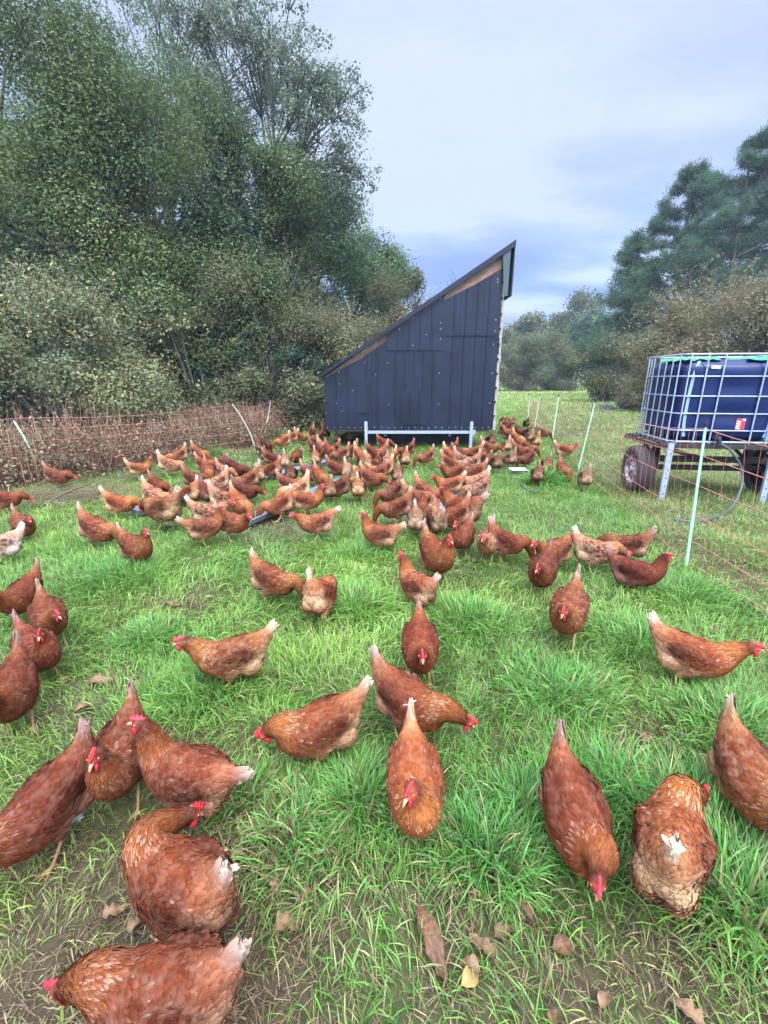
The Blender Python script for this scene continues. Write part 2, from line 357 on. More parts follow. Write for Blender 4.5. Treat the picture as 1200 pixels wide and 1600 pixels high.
# ------------------------------------------------------------------ trees
class Tree:
    def __init__(s, seed): s.rg = np.random.default_rng(seed); s.V = []; s.C = []; s.bark = MB()
    def clump_leaves(s, P, rc, n, size, cols, flat=.0, aspect=.55, clumpvar=.55, drop=0.0):
        """n leaves spread over clump centres P (k,3) with radius rc"""
        rg = s.rg; k = len(P); i = rg.integers(0, k, n); g = rg.normal(0, 1, (n, 3)); g = g/np.maximum(1, np.linalg.norm(g, axis=1)/1.6)[:, None]
        rcl = rc*(.6+.8*rg.random(k)); p = P[i] + g*rcl[i][:, None]*np.array([1, 1, .75]); p[:, 2] -= drop*rg.random(n)
        nn = nrm(nrm(g)*.9+np.array([0, 0, .55])+rg.normal(0, .42, (n, 3))); a = nrm(np.cross(nn, rg.normal(0, 1, (n, 3)))); b = np.cross(nn, a)
        L = size*(.6+.8*rg.random(n))[:, None]; W = L*aspect
        V = np.stack([p-a*L*.5, p+b*W*.5-a*L*.05, p+a*L*.5, p-b*W*.5-a*L*.05], 1)
        cv = cols[rg.integers(0, len(cols), k)]*(1+clumpvar*(rg.random((k, 1))-.5)*2); c = cv[i]*.7 + cols[rg.integers(0, len(cols), n)]*.3
        c = c*(.75+.5*rg.random((n, 1))); s.V.append(V.reshape(-1, 3)); s.C.append(np.repeat(c, 4, 0))
    def needles(s, P, rc, n, size, cols, width=.012):
        rg = s.rg; k = len(P); i = rg.integers(0, k, n); dr = nrm(rg.normal(0, 1, (n, 3))+np.array([0, 0, .45])); p = P[i]+rg.normal(0, rc, (n, 3))*np.array([1, 1, .5])
        sd_ = nrm(np.cross(dr, rg.normal(0, 1, (n, 3)))); L = size*(.6+.8*rg.random(n))[:, None]
        V = np.stack([p-sd_*width, p+sd_*width, p+dr*L+sd_*width*.8, p+dr*L-sd_*width*.8], 1)
        c = cols[rg.integers(0, len(cols), k)][i]*(.6+.8*rg.random((n, 1))); s.V.append(V.reshape(-1, 3)); s.C.append(np.repeat(c, 4, 0))
    def limb(s, a, b, r0, r1, wob=.12, n=5, sides=5):
        a = np.array(a, float); b = np.array(b, float); l = np.linalg.norm(b-a); pts = []
        off = s.rg.normal(0, wob*l*.3, 3); sag = s.rg.uniform(.0, .12)*l
        for t in np.linspace(0, 1, n): pts.append(a*(1-t)+b*t+off*math.sin(math.pi*t)+np.array([0, 0, sag*math.sin(math.pi*t)]))
        s.bark.tube(pts, list(np.linspace(r0, r1, n)), sides, False); return pts
    def finish(s, name, loc, label, cat, group=None, bark=None, leaf=None, rz=0, crown='crown', trunk='trunk'):
        t = empty(name, (loc[0], loc[1], float(ground_z(loc[0], loc[1]))-.05), rz); tag(t, label, cat, group)
        if s.bark.v: s.bark.build(trunk, [bark or M_BARK], t)
        V = np.concatenate(s.V); C = np.concatenate(s.C); n = len(V)//4
        me = np_mesh(crown, V, np.arange(n*4).reshape(n, 4), None, C); link_mesh(crown, me, leaf or M_LEAF, t)
        return t
def ell_points(rg, k, c, r, shell=.55, lob=True):
    if lob and k > 40:      # foliage gathers on boughs, leaving hollows between them
        m_ = max(7, k//11); S = ell_points(rg, m_, c, np.array(r)*.86, .62, False); i = rg.integers(0, m_, k); rr = (np.prod(r)**(1/3))*.30*(.7+.6*rg.random(m_))[i]
        d = nrm(rg.normal(0, 1, (k, 3)))*(rg.random((k, 1))**.4)*rr[:, None]; d[:, 2] *= .8; return S[i]+d
    d = nrm(rg.normal(0, 1, (k, 3))); q = shell+(1-shell)*rg.random(k)**.6
    q = q*(1+.16*np.sin(d[:, 0]*5+c[0])*np.cos(d[:, 2]*4+c[1]))
    return np.array(c)+d*np.array(r)*q[:, None]
def A(*c): return np.array(c, float)*1.42
OLIVE = A((.072, .100, .038), (.056, .085, .034), (.094, .120, .040), (.044, .070, .032), (.112, .128, .042))
GREEN = A((.055, .095, .042), (.075, .12, .045), (.045, .08, .045), (.10, .13, .05), (.05, .075, .05))
DARK = A((.022, .045, .026), (.030, .055, .030), (.018, .035, .024))
GREYB = A((.145, .120, .068), (.12, .110, .058), (.165, .135, .072), (.100, .105, .055), (.15, .132, .060))
GREYG = A((.095, .105, .052), (.075, .090, .040), (.12, .118, .058), (.10, .088, .044))
PALE = A((.155, .168, .088), (.125, .142, .072), (.20, .185, .07), (.09, .112, .055), (.23, .21, .09), (.11, .125, .065))
BLUEG = A((.042, .080, .050), (.056, .098, .056), (.032, .062, .042), (.068, .112, .060))
AUT = A((.14, .115, .035), (.11, .10, .035), (.07, .08, .03), (.17, .11, .04))
FARC = A((.070, .092, .042), (.096, .098, .044), (.060, .082, .042), (.088, .082, .040))
TOPC = A((.095, .12, .075), (.125, .13, .075), (.08, .105, .075))

def broadleaf(name, loc, label, crowns, trunk_h, r0, nclump, nleaf, size, cols, rc=.55, cat='tree', group=None, bark=None, seed=1, shell=.5, limbs=None, ivy=0, drop=.0, twigs=0, crownname='crown', lean=(0, 0)):
    t = Tree(seed); rg = t.rg; tot = sum(c[1][0]*c[1][1]*c[1][2] for c in crowns)**1.0
    top = np.array([lean[0], lean[1], trunk_h]); 
    if r0: t.limb((0, 0, -.1), top, r0, r0*.6, .05, 6, 8)
    for c, r in crowns:
        k = max(6, int(nclump*(r[0]*r[1]*r[2])/tot)); P = ell_points(rg, k, c, r, shell); P = P[P[:, 2] > .15]
        nl = limbs if limbs is not None else min(len(P), 26)
        if r0:
            hub = top*.55+np.array(c)*.45; t.limb(top*.85, hub, r0*.55, r0*.32, .1)
            for p in P[:nl]:
                mid = hub*.5+p*.5+rg.normal(0, .25, 3); t.limb(hub, mid, r0*.26, r0*.12, .15, 4, 4); t.limb(mid, p, r0*.12, .012, .2, 4, 4)
                for _ in range(twigs): t.limb(mid*.4+p*.6, p+rg.normal(0, rc*1.2, 3), .022, .006, .3, 4, 3)
        t.clump_leaves(P, rc, int(nleaf*(r[0]*r[1]*r[2])/tot), size, cols, drop=drop)
    if ivy:
        P = np.stack([rg.normal(0, r0*1.2, ivy)+top[0]*(q := rg.random(ivy)), rg.normal(0, r0*1.2, ivy)+top[1]*q, q*trunk_h*1.1], 1)
        t.clump_leaves(P, r0*1.1, ivy*14, .10, DARK)
    return t.finish(name, loc, label, cat, group, bark, crown=crownname)

def shrub(name, loc, label, c, r, nclump, nleaf, size, cols, seed, rc=.4, stems=14, cat='shrub', group=None, bark=None, sprays=0, leaf_aspect=.5):
    t = Tree(seed); rg = t.rg; P = ell_points(rg, nclump, c, r, .35); P = P[P[:, 2] > .05]
    for p in P[:stems]:
        b = np.array([rg.normal(0, r[0]*.15), rg.normal(0, r[1]*.15), -.05]); t.limb(b, p, .045, .010, .12, 5, 4)
    t.clump_leaves(P, rc, nleaf, size, cols, aspect=leaf_aspect)
    for _ in range(sprays):   # upright leafy rods breaking the outline
        d = nrm(rg.normal(0, 1, 3)); d[2] = abs(d[2])*1.1+.15; d = d/np.linalg.norm(d)
        a = np.array(c)+d*np.array(r)*.75; b = np.array(c)+d*np.array(r)*(1.05+.22*rg.random())+np.array([0, 0, .15])
        pts = t.limb(a, b, .012, .004, .15, 5, 3); t.clump_leaves(np.array(pts), .09, 40, size, cols, aspect=leaf_aspect)
    return t.finish(name, loc, label, cat, group, bark, trunk='stems')
def pine(name, loc, label, h, rad, seed, cols=BLUEG, group=None, low=.25, nl=16000, size=.11):
    t = Tree(seed); rg = t.rg; t.limb((0, 0, -.1), (rg.normal(0, .2), 0, h*.97), h*.017, .03, .02, 8, 8); tips = []
    z = h*low
    while z < h*.98:
        f = (z/h-low)/(1-low); rr = rad*(1-f**1.6)*(.75+.5*rg.random())+.25
        for q in range(rg.integers(4, 7)):
            a = rg.random()*6.283; e = np.array([math.cos(a)*rr, math.sin(a)*rr, z+rr*(.12+.35*rg.random())]); b = np.array([0, 0, z])
            t.limb(b, e, .05*(1-f)+.02, .012, .08, 5, 4)
            for u_ in (0, .12, .25, .38): tips.append(e+np.array([math.cos(a)*.1, math.sin(a)*.1, u_]))
            for g in np.linspace(.45, 1, 4):
                c_ = b*(1-g)+e*g; tips.append(c_+rg.normal(0, .18, 3)*rr*.35); tips.append(c_+rg.normal(0, .2, 3)*rr*.4+np.array([0, 0, .2]))
        z += h*.058*(.6+.8*rg.random())
    tips.append(np.array([0, 0, h])); P = np.array(tips)
    t.needles(P, .19, int(nl*1.7), size*2.4, cols, .013); t.clump_leaves(P, .20, nl//4, size, cols, aspect=.4)
    return t.finish(name, loc, label, 'tree', group)

def G(px, py, Y):  # world x at depth Y
    return at_depth(px, py, Y).x
def Zt(py, Y): return at_depth(600, py, Y).z
def plant_trees():
    # ---- left wood, near to far
    shrub('sallow_bush', (-6.9, 9.6, 0), 'pale yellow-grey leafy bush behind the electric fence at far left', (0, 0, 1.45), (2.75, 1.5, 1.65), 190, 52000, .065, PALE, 11, rc=.34, stems=40, sprays=90, leaf_aspect=.55)
    shrub('sallow_bush', (-10.2, 8.4, 0), 'tall pale willow bush cut by the left picture edge', (0, 0, 1.9), (2.6, 1.5, 1.9), 130, 26000, .07, PALE*.85, 12, rc=.4, stems=30, sprays=50)
    g = 'wood on the left of the paddock'
    broadleaf('willow_tree', (-10.2, 13.5, 0), 'huge grey-green willow filling the upper left corner', [((0, 0, 6.2), (4.2, 3.0, 5.6)), ((-2.5, .5, 9), (3.6, 3, 3.6)), ((2.3, -.6, 4.2), (2.4, 2, 3.3))], 4, .32, 320, 250000, .072, OLIVE, .62, group=g, seed=21, twigs=1)
    broadleaf('willow_tree', (-6.4, 14.2, 0), 'olive leafy willow with ivied stem right of the corner willow', [((0, 0, 5.0), (2.9, 2.3, 4.0)), ((-.8, .3, 7.4), (2.2, 2, 2.3)), ((1.2, -.5, 3.4), (2.1, 1.8, 2.7))], 4, .28, 240, 150000, .070, OLIVE, .55, group=g, seed=22, ivy=120, twigs=1)
    broadleaf('ivy_clad_tree', (-4.9, 15.2, 0), 'dark ivy-covered tree between the willow and the tall open tree', [((0, 0, 4.2), (1.7, 1.5, 3.2)), ((.1, 0, 6.9), (.8, .8, 1.8))], 6.5, .26, 120, 28000, .12, GREEN*.6, .42, group=g, seed=23, ivy=260, bark=M_IVYBARK)
    # tall open-crowned tree against the sky
    t = Tree(24); rg = t.rg; H = 8.6
    trunk = t.limb((0, 0, -.1), (.5, 0, 7.2), .24, .15, .04, 7, 8); root = np.array([.5, 0, 7.2])
    tips = []
    arms = [(2.3, 0, 8.2), (1.9, .6, 10.6), (.9, -.5, 11.2), (-.6, .4, 12.0), (-1.8, -.3, 11.6), (2.4, -.4, 9.5), (-2.6, .5, 10.3), (.2, 1.2, 10.8), (1.5, -1.2, 9.7), (2.4, .9, 8.0), (1.2, .3, 8.9), (-1.4, 0, 9.6)]
    for e in arms:
        e = np.array(e); mid = root*.5+e*.5+rg.normal(0, .2, 3); t.limb(root+rg.normal(0, .08, 3), mid, .065, .03, .14, 6, 6)
        for _ in range(7):
            e2 = e+rg.normal(0, .5, 3); t.limb(mid, e2, .026, .011, .3, 5, 4)
            for _ in range(5):
                e3 = e2+rg.normal(0, .42, 3); t.limb(mid*.25+e2*.75, e3, .014, .005, .3, 4, 3); tips.append(e3); tips.append(e2*.4+e3*.6)
    t.clump_leaves(np.array(tips), .18, 24000, .085, TOPC, aspect=.65)
    P = np.stack([rg.normal(.35, .22, 300), rg.normal(0, .22, 300), rg.uniform(2, 8.0, 300)], 1); t.clump_leaves(P, .22, 6000, .10, DARK)
    P = np.stack([rg.normal(-.9, .12, 90), rg.normal(0, .12, 90), rg.uniform(5, 9.1, 90)], 1); t.clump_leaves(P, .14, 2600, .10, DARK)
    t.finish('open_crowned_tree', (-4.05, 17.5, 0), 'tall tree with open lacy crown and ivied trunk against the sky', 'tree', g, M_IVYBARK)
    broadleaf('leafy_tree', (-3.9, 16.3, 0), 'grey-green tree hiding the foot of the tall open tree', [((0, 0, 4.6), (2.1, 1.7, 3.5)), ((.3, 0, 6.3), (1.5, 1.4, 2.2))], 4, .22, 200, 100000, .072, OLIVE, .45, group=g, seed=38, twigs=1)
    # second tall thin crown further left
    t = Tree(25); rg = t.rg; tips = []; t.limb((0, 0, -.1), (0, 0, 9.5), .32, .18, .04, 7, 8); root = np.array([0, 0, 8.5])
    for _ in range(24):
        d = nrm(np.array([rg.normal(0, 1.2), rg.normal(0, .6), abs(rg.normal(.9, .5))])); e = root+d*np.array([6.2, 2.5, 7.2])*(.55+.45*rg.random())
        mid = root*.5+e*.5+rg.normal(0, .3, 3); t.limb(root, mid, .07, .035, .16, 6, 5)
        for _ in range(6):
            e2 = e+rg.normal(0, .9, 3); t.limb(mid, e2, .026, .010, .3, 5, 4)
            for _ in range(5): e3 = e2+rg.normal(0, .5, 3); t.limb(e2, e3, .012, .005, .3, 3, 3); tips.append(e3)
    t.clump_leaves(np.array(tips), .22, 24000, .09, TOPC, aspect=.6); t.finish('open_crowned_tree', (-8.6, 20.5, 0), 'second lacy crown rising behind the corner willow', 'tree', g, M_IVYBARK)
    broadleaf('leafy_tree', (-3.1, 20.5, 0), 'dense green tree rising just under the open lacy crown', [((0, 0, 6.0), (2.3, 2.2, 3.6)), ((.9, 0, 7.6), (1.4, 1.5, 1.7)), ((-.3, -.6, 3.4), (2.5, 2, 2.8))], 4, .26, 200, 90000, .09, GREEN, .5, group=g, seed=26, twigs=1)
    broadleaf('leafy_tree', (-1.55, 24.5, 0), 'brighter green rounded tree stepping down towards the shed', [((0, 0, 5.4), (2.3, 2.2, 3.3)), ((.5, 0, 6.9), (1.3, 1.3, 1.4))], 3.5, .24, 150, 60000, .10, GREEN*1.1, .5, group=g, seed=27, twigs=1)
    broadleaf('leafy_tree', (.35, 28, 0), 'small purplish-green tree, last before the sloping roof', [((0, 0, 5.2), (1.5, 1.5, 2.8)), ((.5, 0, 7.1), (.7, .7, 1.0))], 3.5, .2, 90, 17000, .14, FARC*.85, .45, group=g, seed=28, twigs=2)
    broadleaf('bare_twigged_tree', (1.7, 29, 0), 'thin half-bare tree with twigs above the shed roof slope', [((0, 0, 4.6), (1.5, 1.2, 2.0))], 3, .13, 60, 1800, .10, FARC, .5, group=g, seed=29, twigs=6, limbs=30)
    broadleaf('bare_twigged_tree', (5.0, 31, 0), 'wispy bare twigs just showing over the high roof slope', [((0, 0, 5.7), (1.2, 1.0, 1.7))], 4, .12, 40, 500, .09, FARC, .4, group=g, seed=30, twigs=6, limbs=26)
    broadleaf('spindly_tree', (-1.1, 18.5, 0), 'grey-green twiggy tree beside the low end of the shed', [((0, 0, 3.3), (2.2, 1.6, 2.6)), ((.9, 0, 2.2), (1.8, 1.4, 1.9))], 2.2, .15, 150, 60000, .072, GREYG, .42, group=g, seed=31, twigs=2)
    shrub('willow_shrub', (-3.4, 14.2, 0), 'grey-green twiggy willow shrub standing behind the stakes', (0, 0, 2.3), (2.0, 1.5, 2.4), 130, 60000, .065, GREYG, 32, rc=.38, stems=40, sprays=60, group=g)
    shrub('willow_shrub', (-1.55, 15.2, 0), 'brownish twiggy shrub just left of the shed', (0, 0, 1.7), (1.5, 1.2, 1.9), 110, 24000, .085, np.vstack([GREYB, GREYG]), 33, rc=.32, stems=40, sprays=50, group=g)
    shrub('willow_shrub', (.6, 20.5, 0), 'rusty brown shrub showing over the low roof end', (0, 0, 2.0), (2.0, 1.4, 2.2), 110, 20000, .10, np.vstack([GREYB, AUT]), 34, rc=.36, stems=40, sprays=40, group=g)
    shrub('holly_bush', (-2.3, 13.3, 0), 'small dark green holly bush low in front of the wood', (0, 0, 1.75), (.55, .5, .65), 50, 8000, .075, DARK*1.2, 35, rc=.16, stems=10, group=g)
    shrub('understorey_shrub', (-4.9, 12.2, 0), 'olive bush with yellow leaves beside the pale bush', (0, 0, 1.4), (1.7, 1.1, 1.7), 100, 20000, .085, np.vstack([OLIVE, AUT[:2], DARK]), 36, rc=.32, stems=30, sprays=40, group=g)
    shrub('understorey_shrub', (-3.0, 12.9, 0), 'low green-grey undergrowth bush behind the white stake', (0, 0, .9), (1.6, .8, 1.1), 80, 13000, .075, GREYG, 37, rc=.26, stems=26, sprays=30, group=g)
    # ---- right side
    g2 = 'pines on the right'
    for i, (px, Y, top, rad, lab, lo) in enumerate([(972, 36, 362, 2.3, 'slender young pine at the left end of the pine group', .2), (1040, 34, 262, 3.6, 'blue-green pine second from the left in the group', .3), (1115, 32, 215, 3.8, 'tall blue-green pine with pointed top right of the second pine', .34), (1190, 33, 178, 3.8, 'tallest dark pine cut by the right picture edge', .36), (1270, 31, 190, 3.8, 'pine beyond the tallest one at the edge', .3)]):
        pine('pine_tree', (G(px, 560, Y), Y, 0), lab, Zt(top, Y), rad, 50+i, group=g2, low=lo, nl=26000 if i else 12000)
    g3 = 'shrubs and trees on the right'
    shrub('willow_dome', (G(1120, 520, 20), 20, 0), 'big grey-brown domed willow bush behind the water tank', (0, 0, 2.3), (3.5, 2.4, 3.1), 330, 110000, .085, GREYB, 61, rc=.42, stems=60, sprays=140, cat='bush', group=g3)
    shrub('willow_dome', (G(1235, 520, 18), 18, 0), 'brown domed bush at the right edge above the tank', (0, 0, 2.3), (2.6, 2.0, 2.9), 180, 50000, .085, GREYB, 62, rc=.42, stems=50, sprays=60, cat='bush', group=g3)
    shrub('autumn_bush', (G(950, 560, 29), 29, 0), 'dark bush with yellowing leaves left of the grey-brown dome', (0, 0, 1.6), (2.6, 1.8, 2.2), 150, 24000, .12, np.vstack([AUT, DARK, DARK]), 63, rc=.40, stems=30, sprays=40, cat='bush', group=g3)
    shrub('bramble_heap', (G(985, 610, 21), 21.5, 0), 'low grey-blue bramble heap in the far grass', (0, 0, .1), (1.3, .8, .55), 60, 6000, .085, A((.12, .14, .12), (.09, .11, .09), (.16, .17, .15)), 64, rc=.18, stems=14, cat='brambles', group=g3)
    for i, (px, Y, top, rx, lab) in enumerate([(812, 53, 512, 3.6, 'round grey-green tree beside the high shed wall'), (862, 54, 520, 3.4, 'rounded olive tree right of its round neighbour')]):
        h = Zt(top, Y); broadleaf('round_tree', (G(px, 560, Y), Y, 0), lab, [((0, 0, h*.47), (rx, 3, h*.52)), ((0, -.5, h*.22), (rx*.95, 2.6, h*.24))], h*.2, .3, 170, 52000, .15, FARC*1.05, .6, group=g3, seed=70+i, twigs=1)
    for i, (px, Y, top, rx, col, lab) in enumerate([(800, 78, 492, 5, FARC, 'far tree showing left behind the round trees'), (850, 80, 478, 6, AUT*.6+FARC[:4]*.5, 'far yellowish oak behind the two round trees'), (905, 76, 462, 6, FARC*.95, 'tall brownish far tree with slim pale stems'),
                                                 (945, 62, 470, 4.5, BLUEG*1.1, 'bluish far pine left of the slender pine'), (985, 60, 500, 4, BLUEG, 'dark green far tree at the foot of the pines'), (740, 84, 500, 7, FARC, 'far tree hidden mostly by the shed wall')]):
        h = Zt(top, Y); broadleaf('distant_tree', (G(px, 560, Y), Y, 0), lab, [((0, 0, h*.62), (rx, 4, h*.40))], h*.4, .28, 120, 17000, .36, col, .95, group='distant tree line', seed=80+i, twigs=1)
    t = Tree(95); 
    for q in range(3): t.limb((q*.9-1, 0, -.1), (q*.9-1+.3, 0, 8.5-q), .12, .04, .03, 6, 5)
    t.clump_leaves(np.array([[0, 0, 8], [.5, 0, 9], [-.8, 0, 7.5]]), .8, 500, .3, FARC); t.finish('birch_tree', (G(897, 560, 66), 66, 0), 'slim pale-stemmed birch in front of the far trees', 'tree', 'distant tree line', M_PALEBARK)
    # woods that close the view
    t = Tree(96); rg = t.rg
    P = np.concatenate([np.stack([rg.uniform(-48, -9, 500), rg.uniform(22, 34, 500), rg.uniform(0, 9, 500)], 1), np.stack([rg.uniform(-12, 0, 120), rg.uniform(31, 40, 120), rg.uniform(0, 5.5, 120)], 1), np.stack([rg.uniform(-24, -13, 260), rg.uniform(6, 20, 260), rg.uniform(0, 8, 260)], 1)])
    t.clump_leaves(P, 1.3, 42000, .42, np.vstack([OLIVE, DARK])*.8)
    me = np_mesh('wood', np.concatenate(t.V), np.arange(len(np.concatenate(t.V))).reshape(-1, 4), None, np.concatenate(t.C)); o = link_mesh('woodland', me, M_LEAF); o['kind'] = 'stuff'; tag(o, 'dense dark wood seen between the nearer left trees', 'woodland')
    t = Tree(97); rg = t.rg
    P = np.concatenate([np.stack([rg.uniform(24, 80, 420), rg.uniform(38, 52, 420), rg.uniform(0, 11, 420)], 1), np.stack([rg.uniform(10, 60, 420), rg.uniform(88, 100, 420), rg.uniform(0, 8.5, 420)], 1)])
    t.clump_leaves(P, 1.5, 30000, .55, np.vstack([FARC, DARK]))
    me = np_mesh('wood', np.concatenate(t.V), np.arange(len(np.concatenate(t.V))).reshape(-1, 4), None, np.concatenate(t.C)); o = link_mesh('woodland', me, M_LEAF); o['kind'] = 'stuff'; tag(o, 'far dark wood closing the meadow on the right', 'woodland')
plant_trees()

# reddish dead stems and brambles along the left fence
def build_brambles():
    rg = np.random.default_rng(44); n = 9000; y = rg.uniform(4.0, 15.5, n); edge = np.minimum(-4.2+(y-6.4)*.55, -2.35)
    x = edge-.45-np.abs(rg.normal(0, .9, n)); az = rg.random(n)*6.283; ln = rg.uniform(.25, .95, n)*(.7+.5*vnoise(x, y, .9, 3)); lean = rg.normal(0, .75, n)
    p = np.stack([x, y, ground_z(x, y)-.02], 1); d = np.stack([np.cos(az)*np.sin(lean), np.sin(az)*np.sin(lean), np.cos(lean)], 1); s = np.stack([-np.sin(az), np.cos(az), np.zeros(n)], 1)*.0045
    m_ = p+d*ln[:, None]*.55; e = p+d*ln[:, None]+np.stack([np.cos(az), np.sin(az), -.6*np.ones(n)], 1)*(ln*.25*np.abs(lean))[:, None]
    V = np.stack([p-s, p+s, m_+s, m_-s, e+s*.5, e-s*.5], 1); b = (np.arange(n)*6)[:, None]
    cc = A((.16, .075, .045), (.18, .11, .07), (.11, .05, .034), (.22, .16, .10)); c = cc[rg.integers(0, 4, n)]*(.6+.8*rg.random((n, 1))); C = np.repeat(c, 6, 0)
    F = np.concatenate([b+np.array([0, 1, 2, 3]), b+np.array([3, 2, 4, 5])]); V = V.reshape(-1, 3); k = len(V)
    # small leaves on them
    t = Tree(45); q = rg.integers(0, n, 3400); t.clump_leaves(m_[q]+rg.normal(0, .10, (3400, 3)), .16, 44000, .05, A((.13, .07, .040), (.15, .085, .05), (.08, .065, .034), (.17, .12, .07), (.05, .055, .028)))
    V2 = np.concatenate(t.V); C2 = np.concatenate(t.C); F2 = np.arange(len(V2)).reshape(-1, 4)+k
    me = np_mesh('brambles', np.concatenate([V, V2]), np.concatenate([F, F2]), None, np.concatenate([C, C2]))
    o = link_mesh('undergrowth', me, M_DRY); o['kind'] = 'stuff'; tag(o, 'reddish brown dead stems and brambles behind the left fence', 'undergrowth')
build_brambles()
# ------------------------------------------------------------------ shed
M_CLAD = mat('slate_cladding', (0.0075, 0.0115, 0.0225), 0.40, metal=0.15, noise=0.38, nscale=2.6, spec=0.45, bump=.10)
M_SCREW = mat('screw_head', (0.45, 0.49, 0.54), 0.3, metal=0.6)
M_ROOF = mat('green_roof_sheet', (0.050, 0.085, 0.090), 0.5, metal=0.1, noise=0.2, nscale=4)
M_WOOD = mat('bare_timber', (0.26, 0.155, 0.105), 0.8, noise=0.35, nscale=11, bump=.3)
M_PLY = mat('weathered_board', (0.46, 0.40, 0.33), 0.8, noise=0.5, nscale=13, second=(0.22, 0.15, 0.10))
M_BLACK = mat('black_rubber', (0.010, 0.011, 0.014), 0.75, noise=.3, nscale=8)
SY = 9.40                                   # plane of the front cladding
def build_shed():
    t = empty('mobile_hen_shed', (0.5, SY+2, 0)); tag(t, 'dark slate metal-clad mobile hen shed with steep single-slope roof on galvanised legs', 'shed')
    inv = Vector((-0.5, -SY-2, 0))
    XL, XR, ZB = -1.215, 2.255, .415; RZ = lambda x: 1.47+(x+1.30)*(3.86-1.47)/(2.42+1.30)    # roof line (top of sheet)
    rg = random.Random(4)
    def sheet(x0, x1, t0, t1, zb, y, ribs_from=0.0, screws=()):
        mb = MB(); xs = []
        step = .205; x = x0; n = int((x1-x0)/step+.5); step = (x1-x0)/max(1, n); cuts = [(x0, 0)]
        for i in range(1, n):
            c = x0+i*step+ribs_from; cuts += [(c-.022, 0), (c-.014, -.016), (c+.014, -.016), (c+.022, 0)]
            cuts += [(c+step*.5-.004, 0), (c+step*.5, -.003), (c+step*.5+.004, 0)] if i < n-1 else []
        cuts.append((x1, 0)); top = lambda q: t0+(q-x0)/(x1-x0)*(t1-t0)
        vs = []
        for (q, d) in cuts:
            for z_ in (zb, top(q)): vs.append(Vector((q, y+d, z_))+inv); vs.append(Vector((q, y+d+.006, z_))+inv)
        fs = []
        for i in range(len(cuts)-1):
            a, b = i*4, (i+1)*4; fs += [(a, b, b+2, a+2), (a+1, a+3, b+3, b+1), (a+2, b+2, b+3, a+3), (a, a+1, b+1, b)]
        fs += [(0, 2, 3, 1), (len(cuts)*4-4, len(cuts)*4-3, len(cuts)*4-1, len(cuts)*4-2)]
        mb.add(vs, fs); mb.cur = 1
        for sx, sz in screws:
            c = Vector((sx, y-.004, sz))+inv; mb.tube([c, c+Vector((0, -.018, 0))], .0095, 7)
        return mb.build('cladding_sheet', [M_CLAD, M_SCREW], t)
    sc = lambda px, py: (lambda p: (p.x, p.z))(at_depth(px, py, SY))
    bottom = [(XL+.05+i*.139+rg.uniform(-.01, .01), ZB+.045+rg.uniform(-.008, .008)) for i in range(25)]
    def near(lst, a, b): return [p for p in lst if a <= p[0] < b]
    pts = [sc(*p) for p in [(530, 581), (531, 600), (526, 630), (535, 642), (551, 610), (570, 552+14), (587, 585), (606, 567), (607, 632), (625, 496), (624, 515), (645, 497), (645, 540), (667, 480), (666, 523), (688, 466), (688, 505), (688, 514), (688, 530), (686, 583), (685, 631), (777, 437), (777, 441), (774, 500), (773, 517), (771, 538), (769, 583), (765, 630), (505, 595), (507, 626), (509, 645)]]
    e = [XL, -.56, .04, 1.13, XR]
    sheet(e[0], e[1]+.04, RZ(e[0])-.10, RZ(e[1])-.16, ZB, SY-.004, 0, near(bottom+pts, e[0], e[1]))
    sheet(e[1], e[2]+.03, RZ(e[1])-.20, RZ(e[2])-.17, ZB, SY+.004, 0, near(bottom+pts, e[1], e[2]))
    z2 = at_depth(640, 545, SY).z; z3 = at_depth(740, 522, SY).z
    sheet(e[2], e[3]+.04, z2+.03, z2+.03, ZB, SY-.004, 0, near([p for p in bottom+pts if p[1] < z2], e[2], e[3]))
    sheet(e[2]+.01, e[3]+.02, RZ(e[2])-.09, RZ(e[3])-.10, z2-.03, SY-.026, 0, near([p for p in pts if p[1] >= z2], e[2], e[3]))
    sheet(e[3], e[4], z3+.03, z3+.03, ZB, SY+.006, 0, near([p for p in bottom+pts if p[1] < z3], e[3], e[4]+.1))
    sheet(e[3]+.02, e[4]-.01, RZ(e[3])-.16, RZ(e[4])-.36, z3-.03, SY-.018, 0, near([p for p in pts if p[1] >= z3], e[3], e[4]+.1))
    # repair patches
    a = at_depth(558, 593, SY); b = at_depth(575, 645, SY); sheet(a.x, b.x+.02, a.z, a.z, b.z, SY-.030)
    a = at_depth(628, 612, SY); b = at_depth(667, 664, SY); sheet(a.x, b.x, a.z, a.z, b.z, SY-.030)
    def add(name, m_, fn): mb = MB(); fn(mb); return mb.build(name, m_, t)
    D = 3.6; Yb = SY+D
    # body behind the cladding: floor, side and back walls
    def slab(mb, P, th):   # polygon in xz extruded in y
        n = len(P); vs = [Vector((x, th[0], z))+inv for x, z in P]+[Vector((x, th[1], z))+inv for x, z in P]
        mb.add(vs, [tuple(range(n)), tuple(range(n, 2*n))[::-1]]+[((i+1) % n, i, n+i, n+(i+1) % n) for i in range(n)])
    add('front_frame', M_WOOD, lambda mb: slab(mb, [(XL+.02, ZB+.03), (XR-.03, ZB+.03), (XR-.03, RZ(XR)-.05), (XL+.02, RZ(XL)-.05)], (SY+.022, SY+.06)))
    add('back_wall', M_CLAD, lambda mb: slab(mb, [(XL, ZB), (XR, ZB), (XR, RZ(XR)-.05), (XL, RZ(XL)-.05)], (Yb-.03, Yb)))
    add('side_wall', M_CLAD, lambda mb: mb.box(Vector((XL+.02, SY+D/2+.03, (ZB+RZ(XL)-.06)/2))+inv, (.03, D-.12, RZ(XL)-.06-ZB)))
